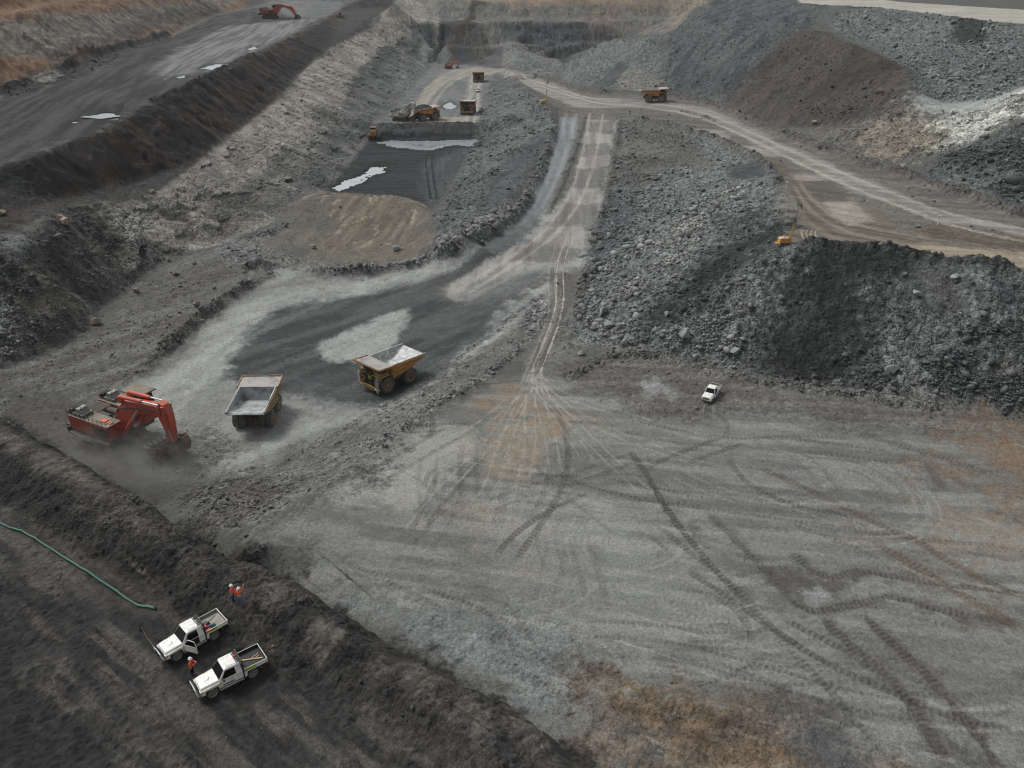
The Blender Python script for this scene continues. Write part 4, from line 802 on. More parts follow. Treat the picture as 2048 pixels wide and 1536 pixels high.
class MB:
    def __init__(s): s.v = []; s.f = []; s.m = []
    def add(s, vs, fs, mi=0):
        o = len(s.v); s.v += [tuple(p) for p in vs]; s.f += [tuple(o + i for i in f) for f in fs]; s.m += [mi] * len(fs); return s
    def hexa(s, p, mi=0):      # 4 bottom points (ccw seen from above) then 4 top points
        return s.add(p, [(3, 2, 1, 0), (4, 5, 6, 7), (0, 1, 5, 4), (1, 2, 6, 5), (2, 3, 7, 6), (3, 0, 4, 7)], mi)
    def box(s, x0, x1, y0, y1, z0, z1, mi=0):
        return s.hexa([(x0, y0, z0), (x1, y0, z0), (x1, y1, z0), (x0, y1, z0), (x0, y0, z1), (x1, y0, z1), (x1, y1, z1), (x0, y1, z1)], mi)
    def taper(s, b, z0, t_, z1, mi=0):
        (x0, x1, y0, y1), (a0, a1, b0, b1) = b, t_
        return s.hexa([(x0, y0, z0), (x1, y0, z0), (x1, y1, z0), (x0, y1, z0), (a0, b0, z1), (a1, b0, z1), (a1, b1, z1), (a0, b1, z1)], mi)
    def prism(s, poly, y0, y1, mi=0):      # polygon in x,z pulled along y
        n = len(poly)
        vs = [(x, y0, z) for x, z in poly] + [(x, y1, z) for x, z in poly]
        return s.add(vs, [tuple(range(n)), tuple(range(2 * n - 1, n - 1, -1))] + [(i, i + n, (i + 1) % n + n, (i + 1) % n) for i in range(n)], mi)
    def tube(s, p, q, r, n=8, r2=None, mi=0):
        p, q = Vector(p), Vector(q); d = (q - p).normalized(); a = d.orthogonal().normalized(); b = d.cross(a); r2 = r if r2 is None else r2
        vs = [p + (a * math.cos(2 * math.pi * i / n) + b * math.sin(2 * math.pi * i / n)) * r for i in range(n)] + [q + (a * math.cos(2 * math.pi * i / n) + b * math.sin(2 * math.pi * i / n)) * r2 for i in range(n)]
        return s.add(vs, [tuple(range(n))[::-1], tuple(range(n, 2 * n))] + [(i, (i + 1) % n, (i + 1) % n + n, i + n) for i in range(n)], mi)
    def line(s, pts_, r, n=6, mi=0):
        for a, b in zip(pts_[:-1], pts_[1:]): s.tube(a, b, r, n, mi=mi)
        return s
    def lathe(s, prof, c, axis='y', n=20, mi=0, caps=True):    # prof: (radius, offset along the axis)
        o = len(s.v); k = len(prof)
        for i in range(n):
            ca_, sa_ = math.cos(2 * math.pi * i / n), math.sin(2 * math.pi * i / n)
            for r, h in prof:
                s.v.append((c[0] + r * ca_, c[1] + h, c[2] + r * sa_) if axis == 'y' else (c[0] + r * ca_, c[1] + r * sa_, c[2] + h))
        for i in range(n):
            j = (i + 1) % n
            for q_ in range(k - 1):
                s.f.append((o + i * k + q_, o + j * k + q_, o + j * k + q_ + 1, o + i * k + q_ + 1)); s.m.append(mi)
        if caps:
            for q_, rv in ((0, 1), (k - 1, 0)):
                l_ = [o + i * k + q_ for i in range(n)]
                s.f.append(tuple(l_[::-1] if rv else l_)); s.m.append(mi)
        return s
    def build(s, name, mats, parent=None, bevel=0, smooth=False, label=None):
        me_ = bpy.data.meshes.new(name); me_.from_pydata(s.v, [], s.f)
        for m_ in (mats if isinstance(mats, (list, tuple)) else [mats]): me_.materials.append(M[m_] if isinstance(m_, str) else m_)
        me_.polygons.foreach_set('material_index', s.m)
        bm = bmesh.new(); bm.from_mesh(me_); bmesh.ops.recalc_face_normals(bm, faces=bm.faces); bm.to_mesh(me_); bm.free()
        if smooth: me_.polygons.foreach_set('use_smooth', [True] * len(me_.polygons))
        o = bpy.data.objects.new(name, me_); C.objects.link(o); o.parent = parent
        if bevel:
            bv = o.modifiers.new('bevel', 'BEVEL'); bv.width = bevel; bv.segments = 2; bv.limit_method = 'ANGLE'; bv.angle_limit = R(35)
        if label: o['label'] = label
        return o
def thing(name, label, cat, loc=(0, 0, 0), rz=0, group=None, scale=1.0):
    o = bpy.data.objects.new(name, None); C.objects.link(o)
    o.location = loc; o.rotation_euler = (0, 0, R(rz)); o.scale = (scale,) * 3
    o['label'] = label; o['category'] = cat
    if group: o['group'] = group
    return o
def copy_tree(o, parent=None):
    c = o.copy(); C.objects.link(c)
    if parent: c.parent = parent
    for ch in list(o.children): copy_tree(ch, c)
    return c
def text(name, s_, m_, parent, size, loc, rot, ext=.01):
    cu = bpy.data.curves.new(name, 'FONT'); cu.body = s_; cu.size = size; cu.extrude = ext; cu.align_x = 'CENTER'; cu.align_y = 'CENTER'
    tmp = bpy.data.objects.new(name, cu); C.objects.link(tmp)
    me_ = bpy.data.meshes.new_from_object(tmp); bpy.data.objects.remove(tmp)
    me_.materials.clear(); me_.materials.append(M[m_])
    o = bpy.data.objects.new(name, me_); C.objects.link(o); o.parent = parent; o.location = loc; o.rotation_euler = rot
    return o
def gz(x, y, r=1.5):
    return float(np.mean([Zs(x + a, y + b) for a in (-r, 0, r) for b in (-r, 0, r)]))
def wheel(parent, c, rr, w_, side, m1='tyre', m2='rim'):
    h = w_ / 2
    t_ = MB().lathe([(rr * .55, -h * .8), (rr * .72, -h), (rr * .93, -h * .97), (rr, -h * .7), (rr, h * .7), (rr * .93, h * .97), (rr * .72, h), (rr * .55, h * .8)], (0, 0, 0), n=24)
    n = 22
    for i in range(n):
        a = 2 * math.pi * i / n
        for s_ in (-1, 1):
            p = Vector((math.cos(a) * rr, s_ * h * .35, math.sin(a) * rr)); t2 = Vector((-math.sin(a), s_ * .5, math.cos(a))).normalized() * rr * .09
            nn = Vector((math.cos(a), 0, math.sin(a))) * rr * .02; b2 = Vector((0, 1, 0)) * h * .3
            t_.hexa([p - t2 - b2 - nn, p + t2 - b2 - nn, p + t2 + b2 - nn, p - t2 + b2 - nn, p - t2 - b2 + nn, p + t2 - b2 + nn, p + t2 + b2 + nn, p - t2 + b2 + nn])
    wo = t_.build('wheel', m1, parent, smooth=False); wo.location = c
    MB().lathe([(rr * .56, -h * .2), (rr * .60, side * h * .92), (rr * .52, side * h * .9), (rr * .40, side * h * .55), (rr * .24, side * h * .5), (rr * .2, side * h * .85), (.01, side * h * .88)], (0, 0, 0), n=20, caps=False).build('rim', m2, wo, smooth=False)
    return wo

# ------------------------------------------------------------------ haul truck (origin under its middle, nose towards +x)
def haul_truck(label, loc, rz, number=None, liner='liner', load=False, scale=1.0, group='mining haul trucks', bodym='yellow'):
    t_ = thing('haul_truck', label, 'haul truck', loc, rz, group, scale)
    b = MB()
    th = .14
    side = [(1.75, 2.55), (-.7, 2.85), (-2.4, 3.12), (-5.75, 4.2), (-6.1, 4.8), (2.15, 5.2)]
    for s_ in (-1, 1):
        y0, y1 = sorted((s_ * 3.0, s_ * 3.12)); b.prism(side, y0, y1)
        for (xa, za, xb, zb) in ((2.05, 4.9, -6.0, 4.6), (1.9, 4.05, -4.6, 4.1), (1.8, 3.3, -2.6, 3.5)):
            ya, yb = sorted((s_ * 3.12, s_ * 3.34)); b.prism([(xa, za - .17), (xb, zb - .12), (xb, zb + .12), (xa, za + .17)], ya, yb)
        ya, yb = sorted((s_ * 3.12, s_ * 3.22)); b.prism([(2.15, 5.0), (1.75, 2.6), (1.35, 2.65), (1.75, 5.0)], ya, yb)
    b.prism([(1.75, 2.6), (-.7, 2.95), (-2.4, 3.15), (-5.75, 4.2), (-5.8, 4.3), (-2.4, 3.25), (-.7, 3.05), (1.7, 2.75)], -3.0, 3.0)
    b.prism([(1.7, 2.7), (2.15, 5.2), (2.3, 5.2), (1.85, 2.6)], -3.0, 3.0)
    for x in (-4.6, -.2, 1.0): b.box(x - .12, x + .12, -2.0, 2.0, 2.75 + max(0, (-1.4 - x) * .32), 3.0 + max(0, (-1.4 - x) * .32))
    body = b.build('dump_body', bodym, t_, bevel=.03)
    l_ = MB()
    l_.prism([(1.6, 2.86), (-.7, 3.16), (-2.4, 3.37), (-6.0, 4.47), (-6.0, 4.54), (-2.4, 3.46), (-.7, 3.26), (1.6, 2.97)], -2.98, 2.98)
    l_.prism([(1.66, 2.8), (2.08, 5.15), (2.0, 5.15), (1.56, 2.8)], -2.97, 2.97)
    for s_ in (-1, 1):
        l_.prism([(2.1, 5.16), (-6.08, 4.76), (-6.08, 4.86), (2.1, 5.26)], *sorted((s_ * 2.96, s_ * 3.16))); ya, yb = sorted((s_ * 2.93, s_ * 2.99)); l_.prism([(1.6, 2.85), (-2.4, 3.3), (-5.9, 4.4), (-6.0, 4.76), (2.0, 5.15)], ya, yb)
        ya, yb = sorted((s_ * 2.45, s_ * 2.93)); l_.add([(1.6, s_ * 2.93, 3.4), (1.6, s_ * 2.4, 2.99), (-2.4, s_ * 2.4, 3.48), (-2.4, s_ * 2.93, 3.8), (-5.9, s_ * 2.4, 4.53), (-5.9, s_ * 2.93, 4.6)], [(0, 1, 2, 3), (3, 2, 4, 5)])
    l_.prism([(-6.0, 4.3), (-6.22, 4.36), (-6.22, 4.5), (-6.0, 4.48)], -3.1, 3.1)
    l_.build('body_lining', liner, body)
    c = MB()
    c.prism([(1.95, 5.08), (5.35, 5.38), (5.35, 5.5), (1.95, 5.2)], -3.45, 3.45)
    c.build('canopy', 'steel', body)
    e = MB()
    e.prism([(5.28, 5.36), (5.42, 5.37), (5.42, 5.72), (5.28, 5.7)], -3.5, -.8); e.prism([(5.28, 5.36), (5.42, 5.37), (5.42, 5.72), (5.28, 5.7)], .2, 3.5)
    e.prism([(5.29, 5.36), (5.41, 5.37), (5.41, 5.7), (5.29, 5.68)], -.8, .2, 1)
    for s_ in (-1, 1):
        ya, yb = sorted((s_ * 3.4, s_ * 3.55)); e.prism([(1.9, 5.02), (5.35, 5.34), (5.35, 5.66), (1.9, 5.34)], ya, yb)
    e.build('canopy_edge', ['orange', 'lgrey'], body)
    if load:
        h = MB(); n = 13
        for i in range(n):
            for j in range(n):
                x = 2.0 - 7.4 * i / (n - 1); y = -2.9 + 5.8 * j / (n - 1); q_ = (1 - ((x + 1.2) / 4.4) ** 2) * (1 - (y / 3.3) ** 2)
                h.v.append((x, y, 4.6 + 1.5 * max(q_, 0) + .25 * math.sin(i * 2.3 + j * 1.7) + .15 * math.sin(i * 5.1 - j * 3.3)))
        for i in range(n - 1):
            for j in range(n - 1): h.f.append((i * n + j, i * n + j + 1, (i + 1) * n + j + 1, (i + 1) * n + j)); h.m.append(0)
        h.build('load', 'coal', body)
    ch = MB()
    for s_ in (-1, 1): ch.box(-4.3, 4.6, s_ * .95 - .2, s_ * .95 + .2, 1.45, 2.15)
    ch.tube((-2.3, -3.2, 1.52), (-2.3, 3.2, 1.52), .42, 10); ch.box(-3.1, -1.5, -.75, .75, 1.0, 2.0); ch.tube((3.0, -2.2, 1.5), (3.0, 2.2, 1.5), .28, 8)
    for s_ in (-1, 1):
        ch.tube((.6, s_ * 1.35, 1.0), (-.6, s_ * 1.35, 2.1), .17, 8); ch.tube((1.2, s_ * 1.9, 1.9), (-.6, s_ * 1.9, 1.9), .55, 10)
        ch.tube((3.0, s_ * 1.7, 1.6), (3.0, s_ * 1.55, 3.5), .22, 8)
        ch.box(.9, 1.6, s_ * 2.1 - .5, s_ * 2.1 + .5, 1.6, 2.5)
    ch.build('chassis', 'rust', t_)
    for s_ in (-1, 1):
        wheel(t_, (3.0, s_ * 2.5, 1.52), 1.52, 1.0, s_)
        wheel(t_, (-2.3, s_ * 1.65, 1.52), 1.52, .98, s_); wheel(t_, (-2.3, s_ * 2.78, 1.52), 1.52, .98, s_)
    d = MB()
    d.box(1.9, 4.9, -3.1, 3.1, 3.55, 3.7); d.box(3.4, 4.55, -1.25, 1.25, 1.9, 3.55)
    for s_ in (-1, 1):
        d.prism([(1.5, 3.2), (2.0, 3.75), (4.4, 3.75), (4.9, 3.2), (4.75, 3.1), (4.3, 3.55), (2.1, 3.55), (1.65, 3.1)], *sorted((s_ * 1.9, s_ * 3.12)))
        d.box(3.9, 4.8, s_ * 2.0 - .55, s_ * 2.0 + .45, 2.3, 2.8); d.box(4.1, 4.75, s_ * 1.9 - .35, s_ * 1.9 + .35, 1.5, 2.2)
    d.build('deck', 'yelold', t_, bevel=.03)
    m_ = MB(); rnd = random.Random(4); m_.box(2.1, 4.8, -3.0, .9, 3.69, 3.74); m_.box(4.3, 4.5, -2.7, 2.7, 1.5, 3.56)
    for k in range(26):
        x = rnd.uniform(2.2, 4.7); y = rnd.uniform(-2.9, .7); z = 3.7; m_.box(x, x + rnd.uniform(.2, .6), y, y + rnd.uniform(.2, .6), z, z + rnd.uniform(.2, 1.1))
    for k in range(14):
        y = rnd.uniform(-2.6, 2.6); x = rnd.uniform(4.45, 4.9); z = rnd.uniform(1.5, 2.9); m_.box(4.45, x + .2, y, y + rnd.uniform(.2, .5), z, z + rnd.uniform(.15, .4))
    m_.build('deck_equipment', 'rust', t_)
    b2 = MB(); b2.box(4.75, 5.15, -2.9, 2.9, 1.1, 1.45); b2.box(4.7, 5.1, -1.6, 1.6, .75, 1.1)
    for s_ in (-1, 1): b2.hexa([(4.6, s_ * 2.2 - .1, 1.4), (5.1, s_ * 2.2 - .1, 1.4), (5.1, s_ * 2.2 + .1, 1.4), (4.6, s_ * 2.2 + .1, 1.4), (4.7, s_ * 1.4 - .1, 2.4), (4.95, s_ * 1.4 - .1, 2.4), (4.95, s_ * 1.4 + .1, 2.4), (4.7, s_ * 1.4 + .1, 2.4)])
    b2.build('bumper', 'yelold', t_, bevel=.03)
    g = MB(); g.box(4.56, 4.78, -1.15, 1.15, 1.75, 3.5)
    for k in range(7): g.box(4.78, 4.82, -1.1, 1.1, 1.85 + k * .23, 1.93 + k * .23)
    gr = g.build('radiator_grille', 'black', t_)
    if number: text('number', number, 'lime', gr, .95, (4.86, .25, 2.95), (R(90), 0, R(90)))
    cb = MB(); cb.taper((2.7, 4.35, .95, 2.75), 3.7, (2.8, 4.2, 1.0, 2.7), 5.1)
    cab = cb.build('cab', 'yelold', t_, bevel=.05)
    wi = MB(); wi.add([(4.37, 1.05, 4.2), (4.37, 2.65, 4.2), (4.24, 2.6, 4.95), (4.24, 1.1, 4.95)], [(0, 1, 2, 3)]); wi.add([(2.85, 2.78, 4.2), (4.2, 2.78, 4.2), (4.1, 2.73, 4.95), (2.95, 2.73, 4.95)], [(0, 1, 2, 3)]); wi.add([(2.85, .93, 4.2), (4.2, .93, 4.2), (4.1, .97, 4.95), (2.95, .97, 4.95)], [(3, 2, 1, 0)])
    wi.build('window', 'glass', cab)
    for s_ in (-1, 1):
        for q_ in (0, .35): MB().box(5.15, 5.2, s_ * (1.9 + q_) - .13, s_ * (1.9 + q_) + .13, 1.15, 1.4).build('headlight', 'lamp', t_)
        la = MB()
        for r_ in range(9): la.box(4.9 + .06 * (8 - r_) * .4, 5.25, s_ * 2.5 - .28, s_ * 2.5 + .28, .7 + r_ * .34, .76 + r_ * .34)
        for e_ in (-.28, .28): la.tube((5.2, s_ * 2.5 + e_, .65), (5.0, s_ * 2.5 + e_, 4.3), .04, 5)
        la.build('ladder', 'lgrey', t_)
    for s_ in (-1, 1):
        hr = MB()
        for z in (4.2, 4.7): hr.line([(2.0, s_ * 3.05, z), (4.85, s_ * 3.05, z), (4.85, s_ * 1.4, z)], .03, 5)
        for x in (2.0, 3.0, 4.0, 4.85): hr.tube((x, s_ * 3.05, 3.7), (x, s_ * 3.05, 4.7), .03, 5)
        hr.build('handrail', 'yelold', t_)
    return t_

# ------------------------------------------------------------------ hydraulic excavator (house nose towards +x)
def excavator(label, loc, rz, pal='red', arm=None, track_rz=0, scale=1.0, letters=False, group=None, cabtop='dust'):
    t_ = thing('mining_excavator', label, 'excavator', loc, rz, group, scale)
    pa, pb = {'red': ('red', 'redd'), 'white': ('offw', 'offw')}[pal]
    for s_ in (-1, 1):
        tr = MB(); L_, h = 4.6, 1.9
        poly = [(-L_, .9), (-L_ + .25, .3), (-L_ + .9, 0), (L_ - .9, 0), (L_ - .25, .3), (L_, .9), (L_ - .2, 1.5), (L_ - .8, h), (-L_ + .8, h), (-L_ + .2, 1.5)]
        tr.prism(poly, -.75, .75)
        for k in range(20):
            x = -3.9 + k * .41; tr.box(x, x + .12, -.78, .78, h, h + .09); tr.box(x, x + .12, -.78, .78, -.06, 0)
        to = tr.build('crawler_track', 'track', t_, bevel=.04)
        c_, s2 = math.cos(R(track_rz)), math.sin(R(track_rz)); y = s_ * 2.9
        to.location = (-s2 * y, c_ * y, 0); to.rotation_euler = (0, 0, R(track_rz))
        MB().box(L_ - .2, L_ + .25, -.5, .5, .5, 1.5).build('drive_housing', 'dust', to, bevel=.08)
    u_ = MB(); u_.lathe([(2.2, .9), (2.3, 1.2), (1.9, 2.0), (1.9, 2.3)], (0, 0, 0), axis='z', n=24); u_.box(-2.2, 2.2, -2.6, 2.6, .8, 1.5)
    u_.build('undercarriage', 'dark', t_)
    h = MB()
    h.box(-5.4, 3.9, -4.1, 4.3, 2.25, 3.1); h.box(-5.0, 4.1, -4.9, -4.1, 2.7, 2.85); h.box(-6.0, -5.4, -4.4, 4.3, 2.3, 3.4)
    ho = h.build('house_frame', 'dark' if pal == 'red' else 'grey', t_, bevel=.05)
    cw = MB(); cw.prism([(-6.7, 2.4), (-5.4, 2.1), (-5.4, 3.6), (-6.5, 3.6)], -4.0, 4.0); cw.build('counterweight', 'black' if pal == 'red' else pa, t_, bevel=.1)
    if letters: text('lettering', 'EX5500-6', 'twhite', ho, .95, (-1.2, -4.915, 2.6), (R(90), 0, 0), .02)
    e1 = MB(); e1.box(-5.2, 3.9, -4.2, -1.5, 3.1, 5.5)
    m1 = e1.build('engine_housing', pb, t_, bevel=.06)
    v_ = MB()
    for k in range(3):
        for j in range(2): v_.box(.4 + k * 1.15, 1.4 + k * 1.15, -4.26, -4.2, 3.35 + j * .95, 4.15 + j * .95)
    v_.build('vent_panel', 'dark' if pal == 'red' else 'grey', m1)
    tp = MB(); tp.box(-5.2, 3.9, -4.2, -1.5, 5.5, 5.56)
    tp.box(1.0, 2.3, -3.3, -2.4, 5.56, 5.72, 1); tp.box(2.6, 3.5, -3.2, -2.5, 5.56, 5.7, 1)
    tp.build('deck_plate', ['dust', pa], m1)
    e2 = MB(); e2.box(-5.2, 1.0, 1.5, 4.2, 3.1, 5.5); m2 = e2.build('engine_housing', pb, t_, bevel=.06)
    tp = MB(); tp.box(-5.2, 1.0, 1.5, 4.2, 5.5, 5.56); tp.build('deck_plate', 'dust', m2)
    md = MB(); md.box(-5.1, -2.2, -1.5, 1.5, 3.1, 5.3); md.box(-2.1, .9, -1.4, 1.4, 3.1, 4.7, 1); md.tube((-1.8, -.9, 4.9), (.6, -.9, 4.9), .55, 12, mi=1); md.tube((-1.8, .7, 4.9), (.6, .7, 4.9), .6, 12, mi=1)
    for k in range(8): md.box(-4.9 + k * .35, -4.75 + k * .35, -1.3, 1.3, 5.3, 5.36, 1)
    md.build('centre_deck', ['dust', 'dark'], t_, bevel=.03)
    for y in (-2.9, 2.9):
        x_ = MB(); x_.box(-4.2, -1.9, y - 1.0, y + 1.0, 5.56, 6.1); x_.taper((-3.9, -2.3, y - .8, y + .8), 6.1, (-3.5, -2.7, y - .8, y + .8), 6.9, 1)
        for q_ in (-.4, .4): x_.tube((-2.9, y + q_, 6.4), (-2.5, y + q_, 7.1), .2, 8, mi=1)
        x_.box(-5.2, -4.5, y - .8, y + .8, 5.56, 6.5, 2); x_.tube((-4.9, y - .5, 6.1), (-4.9, y + .5, 6.1), .5, 10, mi=2)
        x_.box(-5.5, -5.2, y - .9, y + .1, 5.6, 6.3, 3)
        x_.build('exhaust_stack', ['grey', 'lgrey', 'black', pa], t_)
    cb = MB(); cb.box(1.2, 4.4, 2.2, 5.0, 3.1, 5.6)
    cs = cb.build('cab_base', pb, t_, bevel=.05)
    cb = MB(); cb.taper((1.3, 4.3, 2.3, 4.9), 5.6, (1.4, 4.1, 2.4, 4.8), 8.1); cab = cb.build('cab', 'lgrey', t_, bevel=.05)
    MB().box(.4, 4.9, 2.0, 5.2, 8.1, 8.4).build('cab_roof', cabtop, cab, bevel=.08)
    wi = MB(); wi.add([(4.33, 2.4, 6.0), (4.33, 4.8, 6.0), (4.16, 4.7, 8.0), (4.16, 2.5, 8.0)], [(0, 1, 2, 3)])
    for yy, yt in ((2.26, 2.37), (4.93, 4.83)): wi.add([(1.7, yy, 6.0), (4.1, yy, 6.0), (3.95, yt, 8.0), (1.75, yt, 8.0)], [(0, 1, 2, 3)])
    wi.build('window', 'glass', cab)
    hr = MB()
    for z in (6.1, 6.5): hr.line([(-5.1, -4.15, z), (3.8, -4.15, z), (3.8, -1.6, z)], .035, 5)
    for k in range(10): hr.tube((-5.1 + k * .99, -4.15, 5.5), (-5.1 + k * .99, -4.15, 6.5), .035, 5)
    hr.line([(-5.4, 4.2, 6.5), (-5.4, -4.1, 6.5)], .035, 5)
    hr.build('handrail', 'dark' if pal == 'red' else 'lgrey', t_)
    A_ = arm or dict(boom=[(1.2, 3.0), (3.4, 3.3), (6.0, 6.4), (8.6, 7.5), (11.6, 7.9), (12.6, 8.4), (12.5, 9.5), (11.3, 9.7), (8.0, 9.3), (4.7, 8.9), (2.3, 6.8), (1.1, 4.6)],
                     stick=[(11.7, 7.6), (11.7, 9.6), (12.3, 10.5), (13.4, 10.2), (14.0, 8.6), (13.9, 5.9), (13.4, 3.0), (12.5, 2.9), (12.5, 5.6)], tip=(12.9, 3.2), el=(12.6, 9.9), bang=-36)
    bo = MB().prism(A_['boom'], -.75, .75).build('boom', pa, t_, bevel=.1)
    if letters: text('lettering', 'HITACHI', 'tpink', bo, .75, (5.6, -.775, 8.0), (R(90), R(-12), 0), .02)
    st = MB().prism(A_['stick'], -.6, .6).build('stick', pa, t_, bevel=.1)
    el, tip = A_['el'], A_['tip']; b0 = A_['boom'][9]; bm_ = A_['boom'][3]
    for s_ in (-1, 1):
        cy = MB(); p, q_ = Vector((b0[0] - .6, s_ * .85, b0[1] + .7)), Vector((el[0], s_ * .75, el[1] + .2)); mid = p.lerp(q_, .58)
        cy.tube(p, mid, .3, 10); cy.tube(mid, q_, .15, 8, mi=1); cy.box(p.x - .3, p.x + .5, s_ * .85 - .3, s_ * .85 + .3, b0[1] - .3, p.z); cy.build('stick_cylinder', [pa, 'chrome'], bo)
        cy = MB(); p, q_ = Vector((3.9, s_ * 1.5, 3.0)), Vector((bm_[0] - .6, s_ * 1.15, bm_[1] + .7)); mid = p.lerp(q_, .62)
        cy.tube(p, mid, .34, 10); cy.tube(mid, q_, .17, 8, mi=1); cy.build('boom_cylinder', [pa, 'chrome'], bo)
        cy = MB(); p, q_ = Vector((el[0] + .7, s_ * .7, el[1] + .1)), Vector((tip[0] + .75, s_ * .6, tip[1] + .7)); mid = p.lerp(q_, .6)
        cy.tube(p, mid, .28, 10); cy.tube(mid, q_, .15, 8, mi=1); cy.build('bucket_cylinder', [pa if s_ < 0 else 'orange', 'chrome'], st)
        bo_h = MB(); bo_h.line([(1.6, s_ * .5, 5.4), (3.2, s_ * 1.0, 7.3), (6, s_ * 1.05, 8.2), (9, s_ * 1.0, 8.6), (11.5, s_ * .9, 8.8)] if not arm else [(1.6, s_ * .9, 5), (bm_[0], s_ * .9, bm_[1] + .8)], .11, 6); bo_h.build('hydraulic_hose', 'dark', bo)
    bk = MB(); tx, tz = tip
    w2 = 2.0
    w2 = 2.4
    prof = [(.3, .6), (1.45, .1), (1.8, -1.4), (1.2, -2.7), (-.4, -3.2), (-2.2, -2.9)]
    inn = [(.1, .2), (1.1, -.2), (1.45, -1.4), (.95, -2.4), (-.4, -2.85), (-2.2, -2.7)]
    ang = R(A_['bang']); rot = lambda p: (tx + p[0] * math.cos(ang) - p[1] * math.sin(ang), tz + p[0] * math.sin(ang) + p[1] * math.cos(ang))
    P1, P2 = [rot(p) for p in prof], [rot(p) for p in inn]
    for i in range(5):
        a, b_, c_, d_2 = P1[i], P1[i + 1], P2[i + 1], P2[i]
        bk.prism([a, b_, c_, d_2], -w2, w2)
    sidep = [rot(p) for p in [(.3, .6), (1.45, .1), (1.8, -1.4), (1.2, -2.7), (-.4, -3.2), (-2.2, -2.9), (-1.7, -1.6), (-.4, -.1)]]
    for s_ in (-1, 1): bk.prism(sidep, *sorted((s_ * w2, s_ * (w2 + .12))))
    for s_ in (-1, 1): bk.prism([rot(p) for p in [(-.5, -.2), (.7, .0), (.5, 1.0), (-.2, .9)]], s_ * .75 - .12, s_ * .75 + .12)
    bko = bk.build('bucket', 'rust', t_, bevel=.03)
    for k in range(6):
        y = -2.1 + k * .84; te = MB().prism([rot(p) for p in [(-2.1, -3.0), (-3.0, -2.8), (-2.1, -2.6)]], y - .15, y + .15); te.build('tooth', 'lgrey', bko)
    return t_
